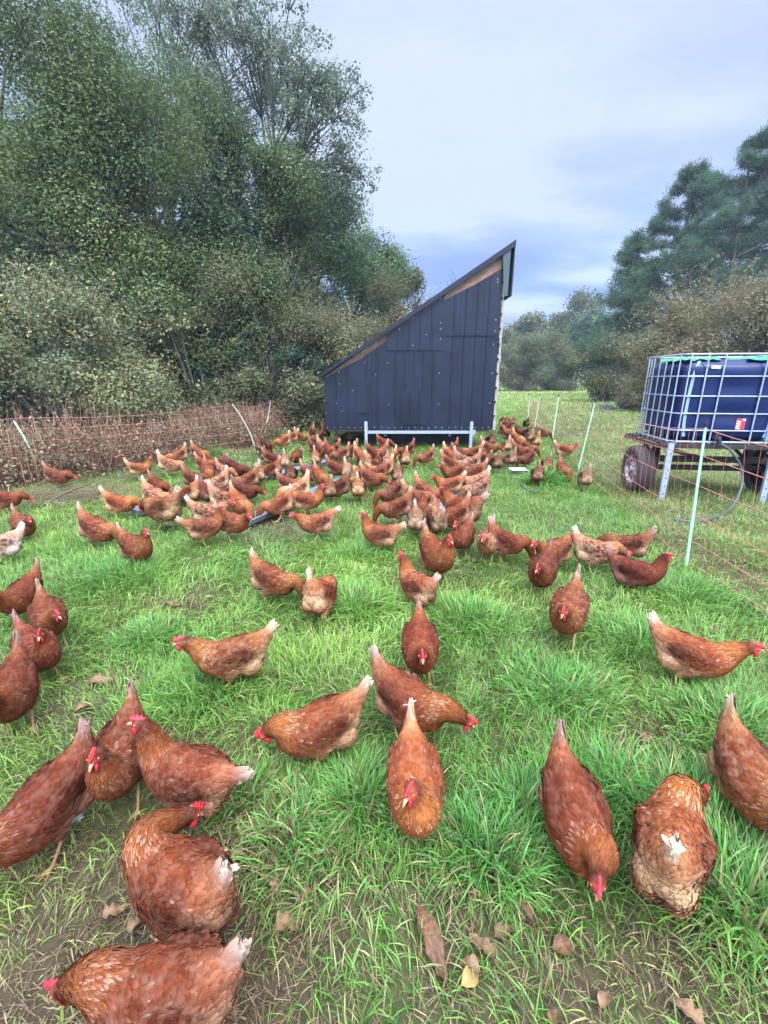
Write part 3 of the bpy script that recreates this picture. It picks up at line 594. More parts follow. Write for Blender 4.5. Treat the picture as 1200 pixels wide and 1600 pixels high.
    add('side_wall', M_PLY, lambda mb: mb.box(Vector((XR-.02, SY+D/2+.03, (ZB+RZ(XR)-.06)/2))+inv, (.03, D-.12, RZ(XR)-.10-ZB)))
    add('floor', M_WOOD, lambda mb: mb.box(Vector(((XL+XR)/2, SY+D/2+.03, ZB-.02))+inv, (XR-XL-.1, D-.1, .05)))
    # timber strip showing under the roof
    for x0, x1, o0, o1 in ((-.62, -.12, .085, .115), (1.15, 2.22, .17, .27)):
        def rail(mb):
            z0, z1 = RZ(x0)-.045, RZ(x1)-.045; slab(mb, [(x0, z0-o0), (x1, z1-o1), (x1, z1), (x0, z0)], (SY-.010, SY+.018))
        add('rafter_board', M_WOOD, rail)
    # roof sheet, ribbed along the slope, with front flashing
    def roof(mb):
        x0, x1 = -1.30, 2.42; n = 18
        ang = math.atan2(RZ(x1)-RZ(x0), x1-x0); nx, nz = -math.sin(ang), math.cos(ang); vs = []; ys = []
        y = SY-.11
        while y < Yb+.12:
            for dy, h in ((0, 0), (.10, 0), (.115, .02), (.14, .02), (.155, 0)): ys.append((y+dy, h))
            y += .2
        for yy, h in ys:
            for xx in (x0, x1):
                for k in (0, -.022): vs.append(Vector((xx+nx*(h+k), yy, RZ(xx)+nz*(h+k)))+inv)
        fs = []
        for i in range(len(ys)-1):
            a_, b_ = i*4, i*4+4; fs += [(a_, a_+2, b_+2, b_), (a_+1, b_+1, b_+3, a_+3), (a_, b_, b_+1, a_+1), (a_+2, a_+3, b_+3, b_+2)]
        fs += [(0, 1, 3, 2), (len(ys)*4-4, len(ys)*4-2, len(ys)*4-1, len(ys)*4-3)]
        mb.add(vs, fs)
        mb.cur = 1; slab(mb, [(x0-.005, RZ(x0)-.045), (x1, RZ(x1)-.095), (x1, RZ(x1)+.012), (x0-.005, RZ(x0)+.012)], (SY-.125, SY-.113))
    add('roof', [M_ROOF, M_CLAD], roof)
    # high-side fascia sheet hanging from the roof edge
    zt, zb_ = RZ(2.40)-.02, 2.93
    add('fascia', M_ROOF, lambda mb: (mb.box(Vector((2.415, SY+D/2, (zt+zb_)/2))+inv, (.012, D+.22, zt-zb_))))
    q_ = [at_depth(px, py, SY-.10) for px, py in ((787, 462), (793, 463), (799, 384), (786, 394))]
    add('fascia', mat('pale_green_sheet', (0.045, 0.072, 0.072), .5, noise=.12, nscale=5), lambda mb: slab(mb, [(p.x, p.z) for p in q_], (SY-.104, SY-.098)))
    # ragged white boards on the right corner and black clips
    def boards(mb):
        z = ZB-.01; k = 0
        while z < 3.35:
            h = rg.uniform(.14, .34); mb.box(Vector((XR+.028+rg.uniform(-.008, .014), SY+.07, z+h/2))+inv, (.055+rg.uniform(-.015, .02), .10, h-.008), Matrix.Rotation(rg.uniform(-.03, .03), 3, 'Y')); z += h
    add('corner_board', M_PLY, boards)
    for py in (441, 466, 491, 514, 538, 561, 584, 606, 628, 650): 
        p = at_depth(777 if py < 500 else 773, py, SY); add('clip', M_BLACK, lambda mb: mb.tube([Vector((XR+.008, SY-.02, p.z))+inv, Vector((XR+.008, SY+.02, p.z))+inv], .022, 8))
    add('skirt', M_BLACK, lambda mb: mb.box(Vector((.74, SY+.62, .21))+inv, (2.35, .03, .37)))
    # galvanised stabiliser legs and cross bar
    for x0 in (-.368, 1.79):
        mb = MB(); mb.box(Vector((x0, SY-.11, .27))+inv, (.060, .060, .64)); mb.box(Vector((x0, SY-.11, -.03))+inv, (.14, .14, .012))
        mb.build('support_leg', M_GALV, t)
    mb = MB(); mb.box(Vector((.711, SY-.075, .372))+inv, (2.10, .055, .055)); mb.box(Vector((1.85, SY-.075, .372))+inv, (.05, .09, .09)); mb.build('cross_bar', M_GALV, t)
    for x0 in (.03, 1.36):
        mb = MB(); c = Vector((x0, SY-.06, .315))+inv; mb.tube([c+Vector((math.cos(a)*.022, 0, math.sin(a)*.026)) for a in np.linspace(0, 6.283, 13)], .0055, 6, False); mb.build('hook', M_GALV, t)
    for s in (0, 1):
        w = MB(); c = Vector((.0+1.45*s, SY+2.0, .25))+inv; w.tube([c-Vector((.09, 0, 0)), c-Vector((.08, 0, 0)), c+Vector((.08, 0, 0)), c+Vector((.09, 0, 0))], [.22, .26, .26, .22], 24); w.build('wheel', M_BLACK, t)
build_shed()

# ------------------------------------------------------------------ trailer and water tank
M_TANK = mat('blue_tank_plastic', (0.0028, 0.0115, 0.062), 0.32, noise=.15, nscale=3, spec=.35)
M_TYRE = mat('muddy_tyre', (0.030, 0.022, 0.020), 0.85, noise=.45, nscale=9, bump=.4, second=(.075, .048, .038))
M_RIM = mat('rusty_white_rim', (0.46, 0.42, 0.42), 0.6, noise=.12, nscale=16, second=(.16, .07, .05))
M_GREENP = mat('green_plastic', (0.03, 0.30, 0.12), 0.5, noise=.25, nscale=12)
M_DKGREEN = mat('dark_green_pallet', (0.008, 0.05, 0.035), 0.55)
M_RED = mat('red_print', (0.55, 0.03, 0.045), 0.5); M_WHITE = mat('white_print', (0.72, 0.74, 0.80), 0.5); M_INK = mat('grey_ink', (.12, .14, .22), .6)
M_HOSE = mat('grey_hose', (0.055, 0.065, 0.08), 0.45, noise=.2, nscale=30)
M_STRAP = mat('pale_blue_band', (0.22, 0.33, 0.55), 0.5)
TC = Vector((3.44, 5.40, 0)); TR = R(-7.0)      # near left corner of the cage and its turn
def build_trailer():
    t = empty('flatbed_trailer', TC, TR); tag(t, 'rusty low farm trailer carrying the blue water tank', 'trailer')
    mb = MB()
    for y in (-.02, 1.06): mb.box((.58, y, .662), (1.36, .05, .042))
    for x in (-.11, .25, .62, 1.27): mb.box((x, .52, .655), (.05, 1.03, .04))
    mb.build('bed_frame', M_RUST, t)
    mb = MB(); mb.box((.58, .52, .684), (1.30, 1.06, .012)); mb.build('deck_sheet', M_RUST, t)
    mb = MB(); mb.box((.62, .30, .46), (1.75, .07, .07)); mb.tube([(-.2, .42, .33), (1.5, .42, .33)], .035, 10); mb.build('axle', M_RUST, t)
    mb = MB()
    for x in (.05, 1.15):
        mb.tube([(x, .05, .63), (x+.08, .32, .46)], .022, 6); mb.tube([(x, .9, .63), (x+.05, .45, .40)], .022, 6); mb.box((x, .42, .50), (.06, .10, .28))
    mb.tube([(-.02, .03, .63), (.55, .32, .47), (1.2, .40, .42)], .026, 6); mb.build('strut', M_RUST, t)
    # wheels: tyre with tread grooves, rim with slots
    for k, x in enumerate((-.14, 1.42)):
        s = -1 if k == 0 else 1
        w = empty('wheel', (x, .42, .30)); w.parent = t
        ty = MB(); prof = [(-.085, .19), (-.105, .225), (-.108, .27), (-.092, .300), (-.06, .308), (-.056, .300), (-.048, .308), (-.012, .311), (-.008, .302), (.008, .302), (.012, .311), (.048, .308), (.056, .300), (.06, .308), (.092, .300), (.108, .27), (.105, .225), (.085, .19)]
        n = 40; vs = []; 
        for i in range(n):
            a = 2*math.pi*i/n
            for (px_, r) in prof: rr = r-(.006 if (i % 2 and r > .29) else 0); vs.append((px_, math.cos(a)*rr, math.sin(a)*rr))
        m_ = len(prof); ty.add(vs, [(i*m_+j, i*m_+j+1, ((i+1) % n)*m_+j+1, ((i+1) % n)*m_+j) for i in range(n) for j in range(m_-1)], True)
        ty.build('tyre', M_TYRE, w)
        ri = MB(); prof = [(s*.088, .195), (s*.060, .185), (s*.050, .150), (s*.060, .10), (s*.075, .075), (s*.078, .035), (s*.095, .030), (s*.095, .0)]; vs = []
        for i in range(24):
            a = 2*math.pi*i/24
            for (px_, r) in prof: vs.append((px_, math.cos(a)*r, math.sin(a)*r))
        m_ = len(prof); ri.add(vs, [(i*m_+j, i*m_+j+1, ((i+1) % 24)*m_+j+1, ((i+1) % 24)*m_+j) for i in range(24) for j in range(m_-1)], True)
        ri.build('rim', M_RIM, w)
        sl = MB()
        for q in range(8):
            a = 2*math.pi*q/8; c = Vector((s*.0575, math.cos(a)*.128, math.sin(a)*.128)); sl.tube([c, c+Vector((s*.004, 0, 0))], .018, 10)
        for q in range(5):
            a = 2*math.pi*q/5; c = Vector((s*.078, math.cos(a)*.055, math.sin(a)*.055)); sl.tube([c, c+Vector((s*.012, 0, 0))], .008, 6)
        sl.build('rim_slot', M_BLACK, w)
    # galvanised prop stands at the front edge
    for x in (-.005, 1.135):
        mb = MB(); mb.box((x, -.04, .33), (.065, .035, .74))
        mb.cur = 1
        for q in range(6): c = Vector((x+.006, -.0575, .08+q*.10)); mb.tube([c, c+Vector((0, -.004, 0))], .007, 8)
        mb.cur = 0; mb.tube([(x-.05, -.03, .60), (x+.02, .02, .64)], .02, 8); mb.build('prop_stand', [M_GALV, M_BLACK], t)
def build_tank():
    z0, z1 = .695, 1.705; L_, D_ = 1.20, .98
    t = empty('water_tank', TC+Vector((0, 0, z0)), TR); tag(t, 'dark blue caged bulk water tank standing on the rusty trailer', 'water tank')
    H = z1-z0
    # blow-moulded bottle: rounded box with soft grooves
    n = 56; rows = 20; vs = []; fs = []
    for j in range(rows+1):
        f = j/rows; z = .035+f*(H-.09)
        e = min(f, 1-f)*(H-.09); r_in = .10*max(0, 1-e/.10)**2; rr = .12
        for i in range(n):
            a = 2*math.pi*i/n; c, s = math.cos(a), math.sin(a); k = (abs(c)**8+abs(s)**8)**(-1/8)
            hx = L_/2-.012-r_in*.8; hy = D_/2-.012-r_in*.8
            gx = .010*math.cos(f*math.pi*6)*(1-abs(math.sin(2*a)))
            vs.append((L_/2+c*k*(hx-gx), D_/2+s*k*(hy-gx), z))
    for j in range(rows):
        for i in range(n): i2 = (i+1) % n; fs.append((j*n+i, j*n+i2, (j+1)*n+i2, (j+1)*n+i))
    fs += [tuple(range(n))[::-1], tuple(rows*n+i for i in range(n))]
    mb = MB(); mb.add(vs, fs, True); mb.build('bottle', M_TANK, t)
    # cage
    cg = MB(); r = .0085
    def loop(z, rad=r, ch=.05):
        P = [(ch, 0, z), (L_-ch, 0, z), (L_, ch, z), (L_, D_-ch, z), (L_-ch, D_, z), (ch, D_, z), (0, D_-ch, z), (0, ch, z), (ch, 0, z)]; cg.tube(P, rad, 6, False)
    loop(H, .011)
    for z in (1.464, 1.243, 1.045, .850): loop(z-z0)
    loop(.02, .012)
    for x in (.06, .245, .425, .86, 1.04, 1.16): 
        cg.tube([(x, -.010, .0), (x, -.012, H)], .0085, 6); cg.tube([(x, D_+.01, 0), (x, D_+.01, H)], .0085, 6)
    for y in (.08, .245, .41, .575, .74, .90):
        cg.tube([(-.010, y, 0), (-.010, y, H)], .0085, 6); cg.tube([(L_+.01, y, 0), (L_+.01, y, H)], .0085, 6)
    cg.build('cage', M_GALV, t)
    # pale bands over the shoulders of the bottle
    for s, x in ((1, .14), (-1, 1.03)):
        b = MB(); pts = [(x+s*.08, .12, H-.055), (x+s*.035, .045, H-.09), (x, .022, H-.20), (x-s*.02, .014, H-.45), (x-s*.02, .012, H-.75), (x+s*.005, .016, .08)]
        q = catmull(np.array(pts), 18); vs = []
        for p in q: vs += [(p[0]-.016, p[1], p[2]), (p[0]+.016, p[1], p[2]), (p[0]+.016, p[1]+.01, p[2]), (p[0]-.016, p[1]+.01, p[2])]
        b.add(vs, [(i*4+k, i*4+(k+1) % 4, i*4+4+(k+1) % 4, i*4+4+k) for i in range(len(q)-1) for k in range(4)]); b.build('band', M_STRAP, t)
    # green cover corners on the top
    rg = random.Random(9)
    for x0, x1, y0, y1 in ((.03, .42, .06, .72), (.70, 1.17, .04, .60)):
        b = MB(); nx, ny = 8, 8; vs = []; fs = []
        for i in range(nx+1):
            for j in range(ny+1): vs.append((x0+(x1-x0)*i/nx, y0+(y1-y0)*j/ny+rg.uniform(-.01, .01), H-.030+rg.uniform(-.012, .012)-(.03 if j == 0 or i == 0 else 0)))
        for z_ in (0, -.004):
            o = len(fs)
        top = len(vs); vs += [(x, y, z-.005) for x, y, z in vs]
        for i in range(nx):
            for j in range(ny): a = i*(ny+1)+j; fs.append((a, a+ny+1, a+ny+2, a+1)); fs.append((top+a, top+a+1, top+a+ny+2, top+a+ny+1))
        b.add(vs, fs, True); b.build('cover', M_GREENP, t)
    b = MB(); b.tube([(L_/2, D_/2, H-.055), (L_/2, D_/2, H-.02)], .09, 20); b.build('lid', M_BLACK, t)
    b = MB(); b.box((L_/2, D_/2, .012), (L_+.01, D_+.01, .024)); b.cur = 0; b.build('pallet_base', M_DKGREEN, t)
    # small white maker plate and red warning label
    b = MB(); b.box((.335, -.018, .872), (.095, .004, .036)); b.cur = 1
    for q in range(5): b.box((.303+q*.016, -.0215, .872), (.010, .002, .010))
    b.build('plate', [M_WHITE, M_INK], t)
    b = MB(); b.box((.735, .006, .235), (.098, .004, .125)); b.cur = 1
    for q in range(4): b.box((.712-.001*q, .0025, .262-q*.026), (.046, .002, .013), Matrix.Rotation(.25, 3, 'Y'))
    b.box((.765, .0025, .284), (.030, .002, .020)); b.cur = 2
    for q in range(4): b.box((.700-.001*q, .001, .252-q*.026), (.014, .002, .006), Matrix.Rotation(.25, 3, 'Y'))
    b.build('label', [M_RED, M_WHITE, M_INK], t)
    b = MB(); b.tube([(.50, .03, .075), (.50, -.06, .075), (.50, -.075, .05), (.50, -.075, .0)], .026, 12); b.tube([(.455, -.06, .115), (.545, -.06, .118)], .010, 8); b.tube([(.50, -.02, .075), (.50, .0, .075)], .045, 14)
    b.build('tap', M_BLACK, t)
build_trailer(); build_tank()
def hose():
    b = MB(); rot = Matrix.Rotation(TR, 3, 'Z'); s0 = TC+rot @ Vector((.50, -.075, .69))
    P = [s0, s0+Vector((.03, -.01, .01)), at_depth(1143, 706, 5.22), at_depth(1157, 728, 5.18), at_depth(1160, 752, 5.12), at_depth(1152, 778, 5.0)]
    for px, py in ((1138, 797), (1118, 809), (1098, 815), (1075, 817), (1052, 813)): p = on_plane(px, py, .02); p.z = float(ground_z(p.x, p.y))+.03; P.append(p)
    q = catmull(np.array([tuple(p) for p in P]), 50); b.tube([Vector(p) for p in q], .0125, 8)
    tag(b.build('hose', M_HOSE), 'grey hose looping from the tank tap down into the grass', 'hose')
    b = MB(); P = [on_plane(*p, .03) for p in ((812, 742), (812, 752), (817, 760), (826, 766), (840, 769))]; b.tube([Vector(p) for p in catmull(np.array([tuple(p) for p in P]), 20)], .010, 6)
    tag(b.build('hose', M_HOSE), 'short thin dark hose in the grass by the small tray', 'hose')
hose()

# ------------------------------------------------------------------ electric netting fences
M_STAKE = mat('mint_fibre_stake', (0.42, 0.74, 0.46), 0.45, noise=.08, nscale=20)
M_STAKEW = mat('white_fibre_stake', (0.50, 0.50, 0.36), 0.5, noise=.1, nscale=20)
M_WIRE = mat('orange_polywire', (0.46, 0.15, 0.12), 0.6, noise=.2, nscale=30)
M_WIREY = mat('yellow_polywire', (0.50, 0.36, 0.20), 0.6, noise=.2, nscale=30)
def gz(p): return Vector((p[0], p[1], float(ground_z(p[0], p[1]))))
def netting(t, posts, tops, r, seed, nv=17, wave=.03):
    """netting between posts: base points, top points"""
    rg = random.Random(seed); h = MB(); v = MB()
    for i in range(len(posts)-1):
        a, b = gz(posts[i]), gz(posts[i+1]); ta, tb_ = Vector(tops[i]), Vector(tops[i+1]); sags = [rg.uniform(.03, .10) for _ in range(6)]
        def P(u, f): p = (a*(1-u)+b*u)*(1-f)+(ta*(1-u)+tb_*u)*f; p = p.copy(); p.z -= sags[min(5, int(f*5.01))]*4*u*(1-u)*(.3+f); p.z = max(p.z, float(ground_z(p.x, p.y))+.02); return p
        fr = [.06, .22, .40, .60, .80, .97]
        for k, f in enumerate(fr):
            h.tube([P(u, f)+Vector((rg.uniform(-1, 1), rg.uniform(-1, 1), rg.uniform(-1, 1)))*.004 for u in np.linspace(0, 1, 13)], r, 4, False)
        L_ = (b-a).length; n = int(L_*nv/2)
        for q in range(1, n):
            u = q/n; w = rg.uniform(-1, 1)*wave; w2 = rg.uniform(-1, 1)*wave; dirx = (b-a).normalized()
            pts = []
            for f in np.linspace(.06, .97, 9): p = P(u, f); pts.append(p+dirx*(w*math.sin(f*7+q*.35)+w2*math.sin(f*13+q*.2)*.5))
            v.tube(pts, r*.45, 3, False)
    h.build('horizontal_wire', M_WIREY if seed == 2 else M_WIRE, t); v.build('mesh_wire', M_WIRE, t)
def stake(t, base, top, m_, bend=.0, r=.0095, name='stake'):
    mb = MB(); base = gz(base)-Vector((0, 0, .05)); top = Vector(top); pts = []
    for f in np.linspace(0, 1, 9): p = base*(1-f)+top*f; pts.append(p+Vector((bend*math.sin(math.pi*f), 0, 0)))
    mb.tube(pts, [r*(1.15-.35*f) for f in np.linspace(0, 1, 9)], 8); o = mb.build(name, m_, t)
    cp = MB(); cp.tube([pts[-1]-Vector((0, 0, .02)), pts[-1]+Vector((0, 0, .015))], r*1.3, 8); cp.build('cap', M_BLACK, o); return o
def build_fences():
    t = empty('electric_fence', (0, 0, 0)); tag(t, 'electric poultry netting on green stakes running past the water tank', 'fence', 'electric netting fences')
    B = [(1072, 888), (903, 735), (862, 690), (835, 668), (825, 655)]; T = [(1103, 663), (930, 627), (873, 618), (844, 617), (828, 616)]
    bs = [on_plane(*p) for p in B]; ts = [at_depth(T[i][0], T[i][1], bs[i].y) for i in range(5)]
    for i, (b, p) in enumerate(zip(bs, ts)): stake(t, b, p, M_STAKE if i < 3 else M_STAKEW, r=.0105 if i < 2 else .011+.002*i)
    ex = Vector((2.36, -.4, 0)); ext = Vector((2.25, -.35, 1.12)); stake(t, ex, ext, M_STAKE)
    posts = [ex]+bs; tops = [ext]+ts; netting(t, posts, tops, .0028, 1, 15, .028)
    t = empty('electric_fence', (0, 0, 0)); tag(t, 'sagging orange electric netting along the brambles on the left', 'fence', 'electric netting fences')
    b0 = on_plane(62, 752); t0 = at_depth(20, 655, b0.y); b1 = on_plane(400, 705); t1 = at_depth(362, 630, b1.y-.1); b2 = on_plane(408, 690); t2 = at_depth(423, 624, b2.y); b3 = Vector((G(478, 640, 13.6), 13.6, 0)); t3 = at_depth(490, 627, 13.6)
    ex = Vector((-7.4, 3.6, 0)); ext = Vector((-7.5, 3.6, 1.25))
    stake(t, b0, t0, M_STAKE, .06, .013); stake(t, b1, t1, M_STAKEW, .07, .010); stake(t, b2, t2, M_STAKEW, .03, .010); stake(t, b3, t3, M_STAKEW, 0, .011); stake(t, ex, ext, M_STAKE)
    top0 = at_depth(40, 650, b0.y); netting(t, [ex, b0, b1, b2, b3], [ext, top0, t1, t2, t3], .0028, 3, 7, .05)
build_fences()

# ------------------------------------------------------------------ feeding troughs
M_TROUGH = mat('galvanised_trough', (0.36, 0.40, 0.50), 0.32, metal=0.6, noise=0.2, nscale=14)
def trough(a, b, label, w=.075, dep=.065):
    L_ = (b-a).length; ang = math.atan2(b.y-a.y, b.x-a.x); t = empty('feed_trough', (a.x, a.y, .03), ang); tag(t, label, 'feed trough', 'feed troughs on the grass')
    pr = [(-w, dep), (-w*.55, 0), (w*.55, 0), (w, dep)]; th = .004; mb = MB(); vs = []
    for x in (0, L_):
        for y, z in pr: vs.append((x, y, z))
        for y, z in pr: vs.append((x, y*.93, z+th))
    fs = []
    for k in range(3): fs += [(k, k+1, 8+k+1, 8+k), (4+k, 12+k, 12+k+1, 4+k+1)]
    fs += [(0, 8, 12, 4), (3, 7, 15, 11), (0, 4, 5, 1), (1, 5, 6, 2), (2, 6, 7, 3), (8, 9, 13, 12), (9, 10, 14, 13), (10, 11, 15, 14)]
    mb.add(vs, fs); mb.build('channel', M_TROUGH, t)
    for x in (.004, L_-.004):
        e = MB(); e.add([(x+q, y*1.02, z) for q in (-.003, .003) for y, z in pr], [(0, 1, 2, 3), (7, 6, 5, 4), (0, 4, 5, 1), (1, 5, 6, 2), (2, 6, 7, 3), (3, 7, 4, 0)]); e.build('end_plate', M_TROUGH, t)
    lip = MB()
    for s in (-1, 1): lip.tube([(0, s*w, dep), (L_, s*w, dep)], .006, 6)
    lip.build('rim', M_TROUGH, t)
    f = MB(); 
    f.box((L_/2, 0, .010), (L_-.02, w*1.15, .012)); f.build('feed', M_FEED, t)
M_FEED = mat('pale_feed', (0.42, 0.42, 0.42), 0.8, noise=.4, nscale=40)
trough(on_plane(210, 803, .05), on_plane(516, 722, .05), 'long galvanised trough running from the pecking hens at left towards the shed')
trough(on_plane(384, 818, .05), on_plane(538, 751, .05), 'galvanised trough with its open near end in front, right of the longest one')
trough(on_plane(672, 806, .05), on_plane(712, 772, .05), 'trough almost hidden in the middle of the right cluster of hens')
t_ = on_plane(797, 736, .05); u_ = on_plane(823, 736, .05); trough(t_, u_, 'short shallow tray beside the hens right of the shed', .09, .05)

# ------------------------------------------------------------------ fallen leaves, stick, feather
M_DLEAF = mat('dead_leaf', (0.18, 0.078, 0.026), 0.75, noise=.18, nscale=75, bump=.8, second=(.06, .032, .02)); M_DLEAF2 = mat('pale_dead_leaf', (0.25, 0.14, 0.062), 0.75, noise=.2, nscale=60, bump=.8, second=(.09, .045, .020)); M_YLEAF = mat('yellow_leaf', (.30, .19, .05), .6, noise=.2, nscale=30)
def dead_leaf(p, L_, az, kind, m_, label, h=.022):
    L_ = L_*.85 if L_ > .056 else L_
    rg = random.Random(int(p.x*1000)+int(p.y*777)); n = 9; out = []
    for i in range(n+1):
        f = i/n; w = math.sin(math.pi*f**.8)*.30*L_
        if kind == 'oak': w *= (.72+.38*math.cos(i*math.pi*.9))
        if kind == 'strip': w = .11*L_*(math.sin(math.pi*f)**.4+.1)
        out.append((f*L_, w))
    vs = []; fs = []; c1 = rg.uniform(-1.5, 1.5)
    for f, w in out:
        x = f-L_/2; z = .10*L_*math.sin(f/L_*5+c1)
        for u in (-1, -.5, 0, .5, 1): vs.append((x, u*w+rg.uniform(-.03, .03)*L_*abs(u), z+abs(u)*w*.55+rg.uniform(-.05, .05)*L_))
    k = len(vs); vs += [(x, y, z-.0012) for x, y, z in vs]
    for i in range(n):
        for j in range(4): a = i*5+j; fs.append((a, a+5, a+6, a+1)); fs.append((k+a, k+a+1, k+a+6, k+a+5))
    mb = MB(); mb.add(vs, fs, True); mb.tube([(-L_/2-.2*L_, 0, .02*L_), (-L_/2, 0, .0), (L_*.4, 0, .08*L_*math.sin(.9*5+c1)+.002)], .0009+.004*L_, 4)
    o = mb.build('fallen_leaf', m_); o.location = (p.x, p.y, float(ground_z(p.x, p.y))+h); o.rotation_euler = (rg.uniform(-.25, .25), rg.uniform(-.25, .25), az); tag(o, label, 'leaf', 'fallen leaves')
for (px, py, L_, az, kind, m_, label) in [
    (455, 1437, .13, .5, 'oak', M_DLEAF2, 'large crumpled pinkish-brown oak leaf left of the bottom centre'), (476, 1395, .08, 1.9, 'oak', M_DLEAF, 'brown curled leaf just above the large crumpled oak leaf'),
    (672, 1468, .22, 1.9, 'strip', M_DLEAF, 'long brown strap-shaped dead leaf at bottom centre'), (752, 1480, .12, 2.2, 'oak', M_DLEAF2, 'pale grey-pink withered leaf right of the long strap leaf'),
    (881, 1482, .085, .2, 'leaf', M_DLEAF, 'small reddish-brown leaf under the dark pecking hen'), (788, 1458, .07, .3, 'leaf', M_DLEAF, 'brown leaf between withered leaf and small reddish leaf'),
    (735, 1530, .075, .6, 'leaf', M_YLEAF, 'yellow-tan leaf near the bottom edge centre'), (733, 1510, .07, 2.6, 'leaf', M_DLEAF2, 'tan leaf lying just above the yellow one'), (710, 1328, .05, .4, 'leaf', M_YLEAF, 'small yellow leaf by the foot of the front-facing hen'), (803, 1278, .11, 2.1, 'strip', M_DLEAF2, 'pale pinkish narrow leaf left of the dark pecking hen'),
    (180, 1422, .09, .6, 'oak', M_DLEAF2, 'light brown oak leaf on mud left of the rear-view hen'), (212, 1440, .06, 1.2, 'leaf', M_DLEAF2, 'grey curled leaf beside the light oak leaf on mud'), (1072, 1580, .10, 2.3, 'oak', M_DLEAF2, 'pale grey leaf at the lower right edge'), (945, 1562, .05, .8, 'leaf', M_DLEAF2, 'tiny pale leaf on the mud bottom right of centre'), (868, 1590, .05, .8, 'leaf', M_DLEAF, 'small brown leaf cut by the bottom edge'),
    (160, 1062, .13, .3, 'leaf', M_DLEAF2, 'tan leaf in the grass above the hen with ruffled neck'), (270, 945, .14, .2, 'oak', M_DLEAF, 'brown leaf on the worn patch in the left middle'), (298, 1077, .09, .9, 'leaf', M_DLEAF2, 'pale leaf under the red-headed hen at left'), (132, 1105, .10, .9, 'leaf', M_DLEAF2, 'pinkish leaf left of the ruffled hen tail'), (345, 1112, .10, .6, 'leaf', M_DLEAF, 'brown leaf right of the alert hen comb'),
    (752, 1037, .08, 1.5, 'leaf', M_DLEAF2, 'pale upright leaf right of the middle hen pair'), (467, 1080, .09, .3, 'leaf', M_DLEAF, 'orange-brown leaf above the hen pecking left'), (540, 872, .10, .3, 'leaf', M_DLEAF, 'orange leaf in grass above the two tail-up hens'), (745, 880, .11, .4, 'leaf', M_DLEAF2, 'tan leaf below the right cluster'), (262, 880, .10, .2, 'leaf', M_DLEAF2, 'tan leaf on grass below the left trough'), (268, 822, .14, .6, 'leaf', M_DLEAF2, 'brown leaf right of the low hen pair at left'),
    (905, 1103, .12, .3, 'oak', M_DLEAF2, 'tan curled leaf in the pale grass patch right of centre'), (1010, 1155, .13, .8, 'oak', M_DLEAF, 'brown leaf on the bare patch at right'), (1150, 1270, .10, .7, 'leaf', M_DLEAF2, 'tan leaf beside the hen cut by the right edge'), (985, 930, .10, .5, 'leaf', M_DLEAF2, 'pale leaf below the dark hen near the fence'), (1160, 880, .12, .5, 'leaf', M_DLEAF, 'reddish leaf caught under the netting at right')]:
    dead_leaf(on_plane(px, py, .03), L_, az, kind, m_, label)
# more brown leaves that nothing tells apart
_r = random.Random(77)
for i in range(70):
    y = .8+6*_r.random()**1.4; x = _r.uniform(-.8, .8)*y
    dead_leaf(Vector((x, y, 0)), _r.uniform(.025, .055), _r.uniform(0, 6), _r.choice(['leaf', 'leaf', 'oak']), _r.choice([M_DLEAF, M_DLEAF2, M_DLEAF]), 'tiny brown fallen leaf half sunk between grass blades', _r.uniform(.012, .03))
def stick():
    mb = MB(); P = [on_plane(62, 792, .05), on_plane(100, 771, .12), on_plane(135, 758, .28), on_plane(148, 752, .42)]; mb.tube(P, [.014, .011, .007, .004], 6)
    mb.tube([P[1], on_plane(128, 766, .1), on_plane(150, 768, .08)], [.008, .006, .004], 5); tag(mb.build('fallen_branch', M_BARK), 'thin grey forked branch on straw near the left fence', 'branch')
    rg = np.random.default_rng(6); n = 1300; c = on_plane(105, 778); x = c.x+rg.normal(0, .5, n); y = c.y+rg.normal(0, .28, n); az = rg.normal(.35, .5, n); L_ = rg.uniform(.1, .35, n)
    p = np.stack([x, y, ground_z(x, y)+.02+.05*rg.random(n)], 1); d = np.stack([np.cos(az), np.sin(az), rg.normal(.05, .2, n)], 1); s = np.stack([-np.sin(az), np.cos(az), 0*az], 1)*.003
    V = np.stack([p-s, p+s, p+d*L_[:, None]+s*.5, p+d*L_[:, None]-s*.5], 1).reshape(-1, 3); cc = A((.15, .115, .06))*(.5+.8*rg.random((n, 1)))
    o = link_mesh('straw', np_mesh('straw', V, np.arange(n*4).reshape(n, 4), None, np.repeat(cc, 4, 0)), M_DRY); o['kind'] = 'stuff'; tag(o, 'heap of flattened straw beside the forked branch', 'straw')
stick()
M_FEATH = mat('white_down', (.62, .62, .62), .9)
for px, py, L_, lab in ((124, 1293, .028, 'small white feather on the grass by the left pair'), (636, 893, .03, 'tiny white feather scrap left of the middle hens')):
    p = on_plane(px, py, .03); mb = MB(); vs = []; fs = []
    for q in range(26):
        a = q*.7; r_ = L_*(.4+.5*((q*37) % 10)/10); vs += [(0, 0, .0), (r_*math.cos(a), r_*math.sin(a), .006+.012*((q*13) % 7)/7), (r_*math.cos(a+.3)*.8, r_*math.sin(a+.3)*.8, .012)]; fs.append((q*3, q*3+1, q*3+2))
    mb.add(vs, fs); o = mb.build('feather', M_FEATH); o.location = (p.x, p.y, p.z+.03); tag(o, lab, 'feather')
